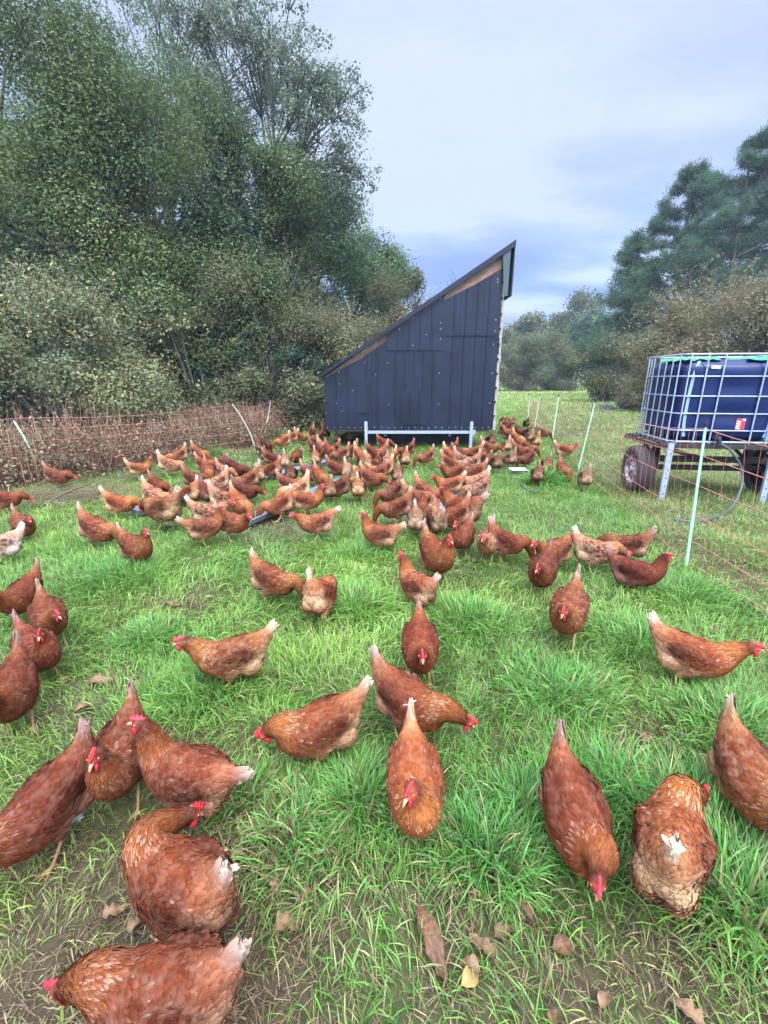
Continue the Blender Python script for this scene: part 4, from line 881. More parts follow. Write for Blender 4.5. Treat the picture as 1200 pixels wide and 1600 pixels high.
# ------------------------------------------------------------------ hens
HEN_GAIN = 1.0
def hen_material():
    m_ = bpy.data.materials.new('hen_feathers'); m_.use_nodes = True
    nt = m_.node_tree; N = nt.nodes; L = nt.links; b = N['Principled BSDF']
    at = N.new('ShaderNodeAttribute'); at.attribute_name = 'col'
    oi = N.new('ShaderNodeObjectInfo')
    mu = N.new('ShaderNodeMix'); mu.data_type = 'RGBA'; mu.blend_type = 'MULTIPLY'; mu.inputs['Factor'].default_value = 1
    L.new(at.outputs['Color'], mu.inputs['A']); L.new(oi.outputs['Color'], mu.inputs['B'])
    # some birds carry faded, creamy plumage: object alpha says how much
    tc = N.new('ShaderNodeTexCoord'); n = N.new('ShaderNodeTexNoise'); n.inputs['Scale'].default_value = 38; n.inputs['Detail'].default_value = 4
    L.new(tc.outputs['Object'], n.inputs['Vector'])
    mr = N.new('ShaderNodeMapRange'); mr.inputs['From Min'].default_value = 0.42; mr.inputs['From Max'].default_value = 0.72; L.new(n.outputs[0], mr.inputs['Value'])
    ia = N.new('ShaderNodeMath'); ia.operation = 'SUBTRACT'; ia.inputs[0].default_value = 1.0; L.new(oi.outputs['Alpha'], ia.inputs[1])
    ml = N.new('ShaderNodeMath'); ml.operation = 'MULTIPLY'; L.new(mr.outputs[0], ml.inputs[0]); L.new(ia.outputs[0], ml.inputs[1])
    m2 = N.new('ShaderNodeMix'); m2.data_type = 'RGBA'; L.new(ml.outputs[0], m2.inputs['Factor'])
    L.new(mu.outputs['Result'], m2.inputs['A']); m2.inputs['B'].default_value = (0.48, 0.30, 0.19, 1)
    L.new(m2.outputs['Result'], b.inputs['Base Color'])
    b.inputs['Roughness'].default_value = 0.8; b.inputs['Specular IOR Level'].default_value = 0.12
    n2 = N.new('ShaderNodeTexNoise'); n2.inputs['Scale'].default_value = 260; L.new(tc.outputs['Object'], n2.inputs['Vector'])
    bp = N.new('ShaderNodeBump'); bp.inputs['Strength'].default_value = 0.35; bp.inputs['Distance'].default_value = 0.002
    L.new(n2.outputs[0], bp.inputs['Height']); L.new(bp.outputs[0], b.inputs['Normal'])
    return m_
M_HEN = hen_material()
M_COMB = mat('comb_skin', (0.50, 0.022, 0.030), 0.5, noise=0.25, nscale=160, bump=0.3)
M_BEAK = mat('beak_horn', (0.42, 0.24, 0.11), 0.45, noise=0.2, nscale=60)
M_EYE = mat('hen_eye', (0.25, 0.09, 0.015), 0.12, spec=0.8)
M_PUPIL = mat('hen_pupil', (0.004, 0.004, 0.004), 0.08, spec=0.9)

def sweep(C, W, H, seg=20):
    """closed tube along C (n,3) with half width W and half height H"""
    n = len(C); T = nrm(np.gradient(C, axis=0)); up = np.array([0, 0, 1.0])
    A = np.cross(T, up)
    prev = None
    for i in range(n):
        a = A[i]
        if np.linalg.norm(a) < 0.25 and prev is not None: a = prev
        a = a / (np.linalg.norm(a)+1e-9)
        if prev is not None and a @ prev < 0: a = -a
        A[i] = a; prev = a
    A = nrm(A - T*np.sum(A*T, 1, keepdims=True)); B = np.cross(A, T)
    g = np.linspace(0, 2*np.pi, seg, endpoint=False)
    V = (C[:, None, :] + A[:, None, :]*(W[:, None]*np.cos(g))[:, :, None] + B[:, None, :]*(H[:, None]*np.sin(g))[:, :, None]).reshape(-1, 3)
    F = [(i*seg+k, i*seg+(k+1) % seg, (i+1)*seg+(k+1) % seg, (i+1)*seg+k) for i in range(n-1) for k in range(seg)]
    F.append(tuple(range(seg))[::-1]); F.append(tuple((n-1)*seg+k for k in range(seg)))
    return V, F
def ellipsoid(c, r, rot=None, nu=16, nv=10):
    vs = []; fs = []
    for j in range(1, nv):
        ph = math.pi*j/nv
        for i in range(nu):
            th = 2*math.pi*i/nu
            vs.append(Vector((math.sin(ph)*math.cos(th)*r[0], math.sin(ph)*math.sin(th)*r[1], math.cos(ph)*r[2])))
    vs.append(Vector((0, 0, r[2]))); vs.append(Vector((0, 0, -r[2]))); t = len(vs)-2; bt = len(vs)-1
    for j in range(nv-2):
        for i in range(nu):
            i2 = (i+1) % nu; fs.append((j*nu+i, (j+1)*nu+i, (j+1)*nu+i2, j*nu+i2))
    for i in range(nu):
        i2 = (i+1) % nu; fs.append((t, i, i2)); fs.append((bt, (nv-2)*nu+i2, (nv-2)*nu+i))
    if rot is not None: vs = [rot @ p for p in vs]
    c = Vector(c)
    return [tuple(p+c) for p in vs], fs

def cards(base, d, n, L, Wd, lift, curve, droop=None):
    """3 x 4 point feathers: base,d,n (k,3); L,Wd,lift (k,) -> verts (k,12,3)"""
    b = np.cross(n, d)
    tv = np.array([0.0, 0.4, 0.78, 1.0]); wv = np.array([0.55, 1.0, 0.80, 0.22]); us = np.array([-1.0, 0, 1.0])
    out = np.zeros((len(base), 4, 3, 3))
    for i, (t, w) in enumerate(zip(tv, wv)):
        for j, u in enumerate(us):
            x = L*t; h = lift*t + 0.0008 - curve*x*x - (abs(u)*Wd*0.22)
            out[:, i, j] = base + d*x[:, None] + b*(u*Wd*w)[:, None] + n*h[:, None]
    return out.reshape(len(base), 12, 3)
CF = np.array([(i*3+j, i*3+j+1, (i+1)*3+j+1, (i+1)*3+j) for i in range(3) for j in range(2)])

def remesh(V, F, vox):
    me = bpy.data.meshes.new('tmp'); me.from_pydata([tuple(p) for p in V], [], F); me.update()
    o = bpy.data.objects.new('tmp', me); COL.objects.link(o)
    md = o.modifiers.new('r', 'REMESH'); md.mode = 'VOXEL'; md.voxel_size = vox
    dg = bpy.context.evaluated_depsgraph_get(); ev = o.evaluated_get(dg); m2 = ev.to_mesh()
    v = np.zeros(len(m2.vertices)*3); m2.vertices.foreach_get('co', v); v = v.reshape(-1, 3)
    f = np.array([tuple(p.vertices) for p in m2.polygons if len(p.vertices) == 4])
    ev.to_mesh_clear(); bpy.data.objects.remove(o); bpy.data.meshes.remove(me)
    return v, f
def smooth_mesh(v, f, it, wfun):
    e = np.vstack([f[:, [0, 1]], f[:, [1, 2]], f[:, [2, 3]], f[:, [3, 0]]])
    w = wfun(v)[:, None]
    for _ in range(it):
        s = np.zeros_like(v); c = np.zeros(len(v))
        for a in range(3): s[:, a] = np.bincount(e[:, 0], v[e[:, 1], a], len(v)) + np.bincount(e[:, 1], v[e[:, 0], a], len(v))
        c = np.bincount(e[:, 0], minlength=len(v)) + np.bincount(e[:, 1], minlength=len(v))
        v = v + (s/np.maximum(c, 1)[:, None] - v)*w*0.6
    return v
def vert_normals(v, f):
    fn = np.cross(v[f[:, 2]]-v[f[:, 0]], v[f[:, 3]]-v[f[:, 1]]); n = np.zeros_like(v)
    for k in range(4):
        for a in range(3): n[:, a] += np.bincount(f[:, k], fn[:, a], len(v))
    return nrm(n), fn

C_WING = np.array([0.052, 0.0095, 0.0038]); C_BACK = np.array([0.148, 0.032, 0.0095]); C_HACK = np.array([0.225, 0.064, 0.0165])
C_HEAD = np.array([0.090, 0.019, 0.007]); C_BREAST = np.array([0.185, 0.047, 0.0125]); C_FLUFF = np.array([0.40, 0.21, 0.12])
C_TAIL = np.array([0.52, 0.39, 0.30]); C_TAILB = np.array([0.26, 0.095, 0.045]); C_THIGH = np.array([0.29, 0.115, 0.055])
C_SHANK = np.array([0.42, 0.27, 0.12]); C_FACE = np.array([0.42, 0.045, 0.035]); C_FLECK = np.array([0.46, 0.30, 0.21])

POSES = {  # head x, z ; head pitch (deg, + = beak up) ; body pitch (deg, + = tail up)
    'up':   ((0.165, 0.385), -2, 0),
    'alert': ((0.140, 0.405), 6, -8),
    'mid':  ((0.222, 0.320), -10, 4),
    'low':  ((0.255, 0.195), -38, 10),
    'peck': ((0.255, 0.070), -66, 20),
    'tuck': ((0.205, 0.235), -48, 9),
}
def make_hen_meshes(pose, yaw=0.0, seed=0, stride=0.03, tail=52, nf=4200):
    """hen facing +X standing at the origin: dict of meshes body, comb, wattle..., plus tail/head reference points"""
    rg = np.random.default_rng(seed + 17)
    (hx, hz), hp, bp_ = POSES[pose]
    bp_ = R(bp_); piv = np.array([0.0, 0, 0.17])
    def rot(p):
        q = np.asarray(p, float) - piv; c, s = math.cos(bp_), math.sin(bp_)
        return np.stack([q[..., 0]*c + q[..., 2]*s, q[..., 1], -q[..., 0]*s + q[..., 2]*c], -1) + piv
    ta = R(tail); t2 = np.array([-math.cos(ta), math.sin(ta)]); tb0 = np.array([-.188, .290]); tp1 = tb0+t2*.052; tp2 = tb0+t2*.098
    body = [tuple(tp2), tuple(tp1), tuple(tb0), (-.150, .262), (-.105, .232), (-.05, .208), (.02, .202), (.08, .222), (.118, .255)]
    bw = [.008, .017, .037, .060, .075, .092, .096, .081, .062]; bh = [.016, .030, .048, .069, .084, .098, .102, .090, .068]
    C = rot(np.array([(x, 0, z) for x, z in body]))
    # neck
    p0 = C[-1]; t0 = nrm(rot(np.array([.118, 0, .255])) - rot(np.array([.085, 0, .225])))
    hd = np.array([math.cos(yaw)*math.cos(R(hp)), math.sin(yaw)*math.cos(R(hp)), math.sin(R(hp))])
    hpos = np.array([p0[0] + (hx-p0[0])*math.cos(yaw*0.8), (abs(hx-p0[0]) + .03)*math.sin(yaw*0.8), hz])
    k = np.linalg.norm(hpos-p0)
    up0 = np.array([0, 0, 1.0])
    endt = nrm(hd*0.75 + up0*(0.65 if hz > 0.3 else (0.2 if hz > 0.15 else -0.45)))
    c1 = p0 + nrm(t0 + up0*(0.25 if hz > .3 else 0))*k*0.38; c2 = hpos - endt*k*0.38
    nk = []
    for t in (0.3, 0.6, 0.85, 1.0): nk.append((1-t)**3*p0 + 3*(1-t)**2*t*c1 + 3*(1-t)*t*t*c2 + t**3*hpos)
    nk += [hpos + hd*.016, hpos + hd*.030 - np.array([0, 0, .002]), hpos + hd*.037 - np.array([0, 0, .004])]
    nw = [.050, .037, .0285, .0245, .0205, .0130, .006]; nh = [.054, .041, .032, .027, .0225, .0150, .007]
    Cc = np.vstack([C, nk]); Wc = np.array(bw+nw); Hc = np.array(bh+nh)
    Q = catmull(np.column_stack([Cc, Wc, Hc]), 44)
    Cs, Ws, Hs = Q[:, :3], np.maximum(Q[:, 3], .004), np.maximum(Q[:, 4], .004)
    V, F = sweep(Cs, Ws, Hs); V = list(map(tuple, V)); F = list(F)
    def addp(vs, fs):
        n = len(V); V.extend(vs); F.extend([tuple(i+n for i in f) for f in fs])
    Ry = lambda a: Matrix.Rotation(a, 3, 'Y'); Rz = lambda a: Matrix.Rotation(a, 3, 'Z'); Rx = lambda a: Matrix.Rotation(a, 3, 'X')
    for s in (-1, 1):
        addp(*ellipsoid(rot(np.array([-.048, s*.069, .222])), (.112, .024, .060), Ry(bp_+R(14)) @ Rz(s*R(4)) @ Rx(-s*R(16))))
        addp(*ellipsoid(rot(np.array([-.095, s*.030, .165])), (.070, .050, .062), Ry(bp_-R(15))))
        fx = stride*s
        th0 = rot(np.array([-.01, s*.048, .165])); hk = np.array([-.045+fx*.5, s*.048, .098]); ft = np.array([.0+fx, s*.055, .014])
        tc_ = catmull([th0, (th0*.45+hk*.55)+np.array([.012, 0, 0]), hk], 8)
        v_, f_ = sweep(tc_, np.linspace(.048, .013, 8), np.linspace(.060, .014, 8), 12); addp(list(map(tuple, v_)), f_)
        tc_ = catmull([hk+np.array([.004, 0, .016]), hk, (hk+ft)/2 + np.array([-.002, 0, 0]), ft], 10)
        v_, f_ = sweep(tc_, np.full(10, .0064), np.full(10, .0068), 8); addp(list(map(tuple, v_)), f_)
        for a, ln in ((0, .062), (34, .050), (-34, .050), (168, .024)):
            a = R(a); dx, dy = math.cos(a), math.sin(a)
            tp = np.array([ft+np.array([0, 0, .004]), ft+np.array([dx*ln*.4, dy*ln*.4, -.001]), ft+np.array([dx*ln*.75, dy*ln*.75, -.006]), ft+np.array([dx*ln, dy*ln, -.011])])
            v_, f_ = sweep(catmull(tp, 8), np.linspace(.0062, .0035, 8), np.linspace(.006, .0035, 8), 8); addp(list(map(tuple, v_)), f_)
    addp(*ellipsoid(rot(np.array([-.125, 0, .205])), (.066, .060, .068), Ry(bp_)))
    v, f = remesh(V, F, 0.0052)
    v = smooth_mesh(v, f, 6, lambda q: np.clip((q[:, 2]-.095)/.05, 0.06, 1.0))
    nv, fn = vert_normals(v, f)
    # zones from the spine
    S = catmull(Cs, 160); ST = nrm(np.gradient(S, axis=0)); ns = len(S)
    ncp = len(body)+len(nk); s_neck = (len(body)-1)/(ncp-1); s_head = (len(body)+2.4)/(ncp-1)
    def near(P):
        D = ((P[:, None, :]-S[None])**2).sum(-1); i = D.argmin(1); return i/(ns-1), i
    def colour(P, Nn):
        s, i = near(P); rel = (P[:, 2]-S[i, 2]); c = np.tile(C_BACK, (len(P), 1))
        def mixc(c, col, w): w = np.clip(w, 0, 1)[:, None]; return c*(1-w)+col*w
        side = np.clip((np.abs(P[:, 1])-.045)/.03, 0, 1)
        u = s/s_neck                                   # 0 tail .. 1 neck base
        c = mixc(c, C_WING, side*np.clip((rel+.045)/.03, 0, 1)*np.clip(1.25-u, 0, 1)*np.clip((u-.30)*6, 0, 1))
        c = mixc(c, C_BREAST, np.clip((u-.72)*4, 0, 1)*np.clip(-rel/.03+.4, 0, 1))
        c = mixc(c, C_FLUFF, np.clip(-(rel+.012)/.032, 0, 1)*np.clip(1.15-u*1.3, 0, 1)*2.0)
        rear = np.clip((-Nn[:, 0]-.35)*2.2, 0, 1)*np.clip((.62-u)*6, 0, 1)*np.clip((u-.30)*8, 0, 1)*np.clip((.03-rel)/.03, 0, 1); c = mixc(c, C_FLUFF, rear)
        c = mixc(c, C_BREAST*1.05, np.clip(-(rel+.06)/.03, 0, 1)*np.clip((u-.5)*3, 0, 1))
        c = mixc(c, C_TAILB*1.25, np.clip((.42-u)*5, 0, 1)*.8); c = mixc(c, C_TAIL, np.clip((.17-u)*8, 0, 1))
        c = mixc(c, C_HACK, np.clip((s-s_neck*.93)*14, 0, 1)*np.clip(rel/.03+1.0, .2, 1))
        c = mixc(c, C_HEAD, np.clip((s-s_head+.10)*9, 0, 1))
        face = np.clip((s-s_head-.035)*26, 0, 1)
        c = mixc(c, C_FACE, face*np.clip(1.1-np.clip((P-hpos)@up0/.012, 0, 1), 0, 1))
        th = np.clip((.155-P[:, 2])/.03, 0, 1)*(np.abs(P[:, 0]+.01) < .10)*(s < s_neck)
        c = mixc(c, C_THIGH, th*.8)
        c = mixc(c, C_SHANK, np.clip((.106-P[:, 2])/.012, 0, 1)*(s < s_neck*1.02) * (P[:, 2] < .11))
        return c, s, rel
    cb, sb, _ = colour(v, nv)
    cb = cb*(0.82+0.3*rg.random((len(v), 1)))
    # loose feathers
    area = np.linalg.norm(fn, axis=1); fc = v[f].mean(1); fs_, _i = near(fc)
    dens = np.where(fs_ > s_head+.03, 0.0, np.where(fs_ > s_neck, 2.6, 1.0))*(fc[:, 2] > .112)
    pr = area*dens; pr /= pr.sum(); pick = rg.choice(len(f), nf, p=pr)
    P = fc[pick] + (rg.random((nf, 3))-.5)*.005; Nn = nrm(fn[pick]); sP, iP = near(P)
    flow = -ST[iP]; flow = flow + np.array([0, 0, -.35])*np.clip((.19-P[:, 2])/.05, 0, 1)[:, None]
    flow = flow + rg.normal(0, .13, (nf, 3))
    d = nrm(flow - Nn*np.sum(flow*Nn, 1, keepdims=True))
    cP, _, relP = colour(P, Nn)
    hfac = np.clip((sP-s_neck)/(s_head-s_neck), 0, 1)
    L = np.where(sP > s_neck*.97, 0.026-.015*hfac, .027)*(0.8+.5*rg.random(nf)); Wd = np.where(sP > s_neck*.97, .0036-.0014*hfac, .0072)*(0.8+.4*rg.random(nf))
    fluffy = (P[:, 2] < .175) & (sP < s_neck*.6); L = np.where(fluffy, L*1.1, L)
    lift = np.where(fluffy, .008, .0035)*(0.5+rg.random(nf)*1.1)
    G = cards(P, d, Nn, L, Wd, lift, 3.2)
    fcol = cP*(0.72+0.5*rg.random((nf, 1)))
    GC = np.repeat(fcol[:, None, :], 12, 1)
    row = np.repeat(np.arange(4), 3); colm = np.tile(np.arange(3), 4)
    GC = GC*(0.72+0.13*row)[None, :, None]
    edge = (colm != 1)
    # pale flecks: necklace at the foot of the hackle and the saddle
    ring = np.exp(-((sP-s_neck*1.04)/.050)**2)*(relP > -.02); saddle = np.clip(1-np.abs(sP/s_neck-.58)*2.0, 0, 1)*(.04+.10*(seed % 2))*(relP > .02)
    fl = rg.random(nf) < np.clip(ring*.34+saddle*.45, 0, 1)
    amt = (0.30+.5*rg.random(nf))*fl*np.where(ring > .3, 1.0, .6)
    tipw = np.where(row >= 2, 1.0, np.where(row == 1, .45, .0)); tipw = np.where(edge, tipw*.35, tipw)
    GC = GC*(1-(amt[:, None]*tipw[None])[:, :, None]) + C_FLECK*(amt[:, None]*tipw[None])[:, :, None]
    pe = (rg.random(nf) < .35)*.35                      # lighter lacing on some edges
    GC = GC*(1+(pe[:, None]*(edge | (row == 3))[None])[:, :, None])
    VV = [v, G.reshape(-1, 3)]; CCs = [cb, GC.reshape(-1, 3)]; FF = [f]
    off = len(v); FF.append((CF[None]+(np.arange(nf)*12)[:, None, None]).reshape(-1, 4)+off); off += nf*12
    def long_feathers(bases, ds, ns_, Ls, Ws_, cols, tipc, tw=1.0, curve=0.6):
        nonlocal off
        k_ = len(bases); g = cards(np.array(bases), nrm(np.array(ds)), nrm(np.array(ns_)), np.array(Ls), np.array(Ws_), np.zeros(k_), curve)
        c = np.repeat(np.array(cols)[:, None, :], 12, 1); w = ((np.array([0, .12, .62, 1.0]) if tw > .9 else np.array([0, .35, .8, 1.0]))[row]*tw)[None, :, None]
        c = c*(1-w)+np.array(tipc)[None, None]*w
        c = c*(0.85+.3*rg.random((k_, 1, 1)))
        VV.append(g.reshape(-1, 3)); CCs.append(c.reshape(-1, 3)); FF.append((CF[None]+(np.arange(k_)*12)[:, None, None]).reshape(-1, 4)+off); off += k_*12
    # tail: two leaning fans of pale quills
    ta = ta-bp_*1.0*0; td = nrm(rot(np.array([tp2[0], 0, tp2[1]]))-rot(np.array([tb0[0], 0, tb0[1]]))); tb = rot(np.array([tb0[0], 0, tb0[1]])); ta = math.atan2(td[2], -td[0])
    B_, D_, N_, L_, W_, K_ = [], [], [], [], [], []
    for s in (-1, 1):
        for q in range(8):
            g = (q/7.0)
            ang = ta + R(9) - g*R(24); dd = np.array([-math.cos(ang), s*(.02+.06*rg.random()), math.sin(ang)])
            B_.append(tb+np.array([.004*g, s*(.017-.003*q/7), -.030*g+.018])); D_.append(nrm(dd-np.array([0, s*.10, 0]))); N_.append(np.array([.15, s*1.0, .35]))
            L_.append(.116-.048*g); W_.append(.0135); K_.append(C_TAILB*1.3)
    long_feathers(B_, D_, N_, L_, W_, K_, C_TAIL, 1.0)
    # folded flight feathers on each wing
    for s in (-1, 1):
        B_, D_, N_, L_, W_, K_ = [], [], [], [], [], []
        for q in range(11):
            g = q/10.0
            pb = rot(np.array([-.025-.045*g, s*(.0900-.006*g), .190+.050*g]))
            dd = rot(np.array([-.16, s*.046, .222+.035*g])) - pb
            B_.append(pb); D_.append(dd); N_.append(np.array([-.1, s*1.0, .25])); L_.append(.105-.02*g+.012*rg.random()); W_.append(.0125); K_.append(C_WING*(.8+.5*rg.random()))
        long_feathers(B_, D_, N_, L_, W_, K_, C_BACK*1.15, .6, 1.2)
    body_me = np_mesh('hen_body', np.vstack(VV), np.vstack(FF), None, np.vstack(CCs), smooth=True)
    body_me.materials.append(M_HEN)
    # head furniture in the head frame
    ex = hd; ey = nrm(np.cross(up0, ex)); ez = np.cross(ex, ey)
    hl = lambda x, y, z: Vector(tuple(hpos + ex*x + ey*y + ez*z))
    def prism(outline, th, yoff=0.0, lean=0.0):
        b_ = MB(); n = len(outline); cx = sum(p[0] for p in outline)/n; cz = sum(p[1] for p in outline)/n
        ins = [(cx+(p[0]-cx)*.72, cz+(p[1]-cz)*.80) for p in outline]
        vs = [hl(x, yoff+lean*max(0, z-.018), z) for x, z in outline] + [hl(x, yoff+th+lean*max(0, z-.018), z) for x, z in ins] + [hl(x, yoff-th+lean*max(0, z-.018), z) for x, z in ins]
        fs = [(i, (i+1) % n, n+(i+1) % n, n+i) for i in range(n)] + [((i+1) % n, i, 2*n+i, 2*n+(i+1) % n) for i in range(n)]
        fs += [tuple(range(n, 2*n)), tuple(range(2*n, 3*n))[::-1]]
        b_.add(vs, fs, True); return b_
    out = [(.032, .004), (.038, .013), (.036, .024), (.030, .017), (.026, .034), (.018, .020), (.012, .035), (.005, .022), (-.003, .034), (-.007, .021), (-.015, .027), (-.015, .018), (-.012, .012), (.010, .013)]
    out = [(x*1.15+.002, z*1.18-.001) for x, z in out]
    comb = prism(out, .0042, 0, rg.uniform(-.35, .35))
    wat = [prism([(.028, -.008), (.034, -.018), (.034, -.034), (.026, -.045), (.015, -.041), (.011, -.026), (.016, -.010)], .0042, s*.009, -s*.1) for s in (-1, 1)]
    bk = MB()
    ring = []
    for x, w, zc, h in ((.030, .0085, -.001, .009), (.042, .0062, -.002, .0068), (.052, .0034, -.006, .0040), (.058, .0010, -.010, .0012)):
        ring.append([hl(x, w*math.cos(a), zc+h*math.sin(a)) for a in np.linspace(0, 2*math.pi, 8, endpoint=False)])
    vs = sum(ring, []); fs = [(i*8+k_, i*8+(k_+1) % 8, (i+1)*8+(k_+1) % 8, (i+1)*8+k_) for i in range(3) for k_ in range(8)] + [tuple(range(8))[::-1], tuple(range(24, 32))]
    bk.add(vs, fs, True)
    eyes = []
    for s in (-1, 1):
        e = MB(); v_, f_ = ellipsoid(hl(.017, s*.0168, .005), (.0052,)*3, None, 10, 6); e.add(v_, f_, True)
        e.cur = 1; v_, f_ = ellipsoid(hl(.0178, s*.0202, .005), (.0028,)*3, None, 8, 5); e.add(v_, f_, True); eyes.append(e)
    return dict(body=body_me, comb=comb, wattles=wat, beak=bk, eyes=eyes,
                tail_pt=np.array(tb+td*.115), head_pt=hpos+hd*.02)

_cache = {}
def hen_proto(pose, yaw=0, var=0, stride=1, tail=52):
    key = (pose, yaw, var, stride, tail)
    if key not in _cache:
        d = make_hen_meshes(pose, R(yaw), seed=var*7+hash_pose(pose)+int(yaw), stride=.034*stride, tail=tail)
        def mk(b, name, mats):
            me = bpy.data.meshes.new(name); me.from_pydata(b.v, [], b.f); me.polygons.foreach_set('use_smooth', b.smooth)
            me.polygons.foreach_set('material_index', b.mi); me.update()
            for m_ in mats: me.materials.append(m_)
            return me
        d['comb'] = mk(d['comb'], 'hen_comb', [M_COMB]); d['wattles'] = [mk(w, 'hen_wattle', [M_COMB]) for w in d['wattles']]
        d['beak'] = mk(d['beak'], 'hen_beak', [M_BEAK]); d['eyes'] = [mk(w, 'hen_eye', [M_EYE, M_PUPIL]) for w in d['eyes']]
        _cache[key] = d
    return _cache[key]
def hash_pose(p): return {'up': 1, 'mid': 2, 'low': 3, 'peck': 4, 'alert': 5, 'tuck': 6}[p]*100

TONES = {'chestnut': (1.02, 1.04, 1.0, .95), 'dark brown': (.62, .50, .58, 1.0), 'ginger': (1.26, 1.36, 1.15, .92),
         'pale': (1.45, 1.75, 1.75, .45), 'rust brown': (.78, .70, .68, .95), 'mottled': (1.0, 1.05, 1.1, .40), 'cream': (1.9, 3.2, 4.5, .1)}
def place_hen(d, loc, heading, tone, label, scale=1.0, detail=True, lean=0.0):
    t = empty('hen', loc, heading); t.scale = (scale,)*3
    tag(t, label, 'hen', 'brown hens in the grazing paddock')
    def ch(name, me):
        o = bpy.data.objects.new(name, me); COL.objects.link(o); o.parent = t; return o
    b = ch('body', d['body']); c = TONES[tone]; rv = random.uniform(.72, 1.22); b.color = (c[0]*rv, c[1]*rv*random.uniform(.94, 1.06), c[2]*rv, max(0, c[3]-random.uniform(0, .13)))
    ch('comb', d['comb'])
    if detail:
        for w in d['wattles']: ch('wattle', w)
        ch('beak', d['beak'])
        for w in d['eyes']: ch('eye', w)
    return t
# ------------------------------------------------------------------ the flock
random.seed(12)
def hen_by_points(tail, head, pose, yaw, tone, label, var=0, ta=52, stride=1, smin=None, smax=1.12):
    smin = smin or (.88 if head[1] > 1000 else .84)
    d = hen_proto(pose, yaw, var, stride, ta); s = 1.0
    for _ in range(4):
        T = on_plane(*tail, float(d['tail_pt'][2])*s); H = on_plane(*head, float(d['head_pt'][2])*s)
        lv = (d['head_pt']-d['tail_pt'])[:2]; wv = np.array([H.x-T.x, H.y-T.y]); s = float(np.clip(np.linalg.norm(wv)/np.linalg.norm(lv), smin, smax))
    hd = math.atan2(wv[1], wv[0])-math.atan2(lv[1], lv[0]); c, q = math.cos(hd), math.sin(hd)
    lm = (d['head_pt']+d['tail_pt'])[:2]/2*s; mid = np.array([(T.x+H.x)/2, (T.y+H.y)/2])
    x = mid[0]-(c*lm[0]-q*lm[1]); y = mid[1]-(q*lm[0]+c*lm[1])
    return place_hen(d, (x, y, float(ground_z(x, y))), hd, tone, label, s, True)
def hen_at(px, py, head, pose, tone, label, yaw=0, var=0, s=1.0, stride=1, detail=None):
    d = hen_proto(pose, yaw, var, stride); p = on_plane(px, py, .20*s+.02)
    hd = R(head); g = float(ground_z(p.x, p.y)); p = on_plane(px, py, .20*s+g)
    x = p.x+math.cos(hd)*.03; y = p.y+math.sin(hd)*.03
    return place_hen(d, (x, y, g), hd, tone, label, s, (py > 755) if detail is None else detail)

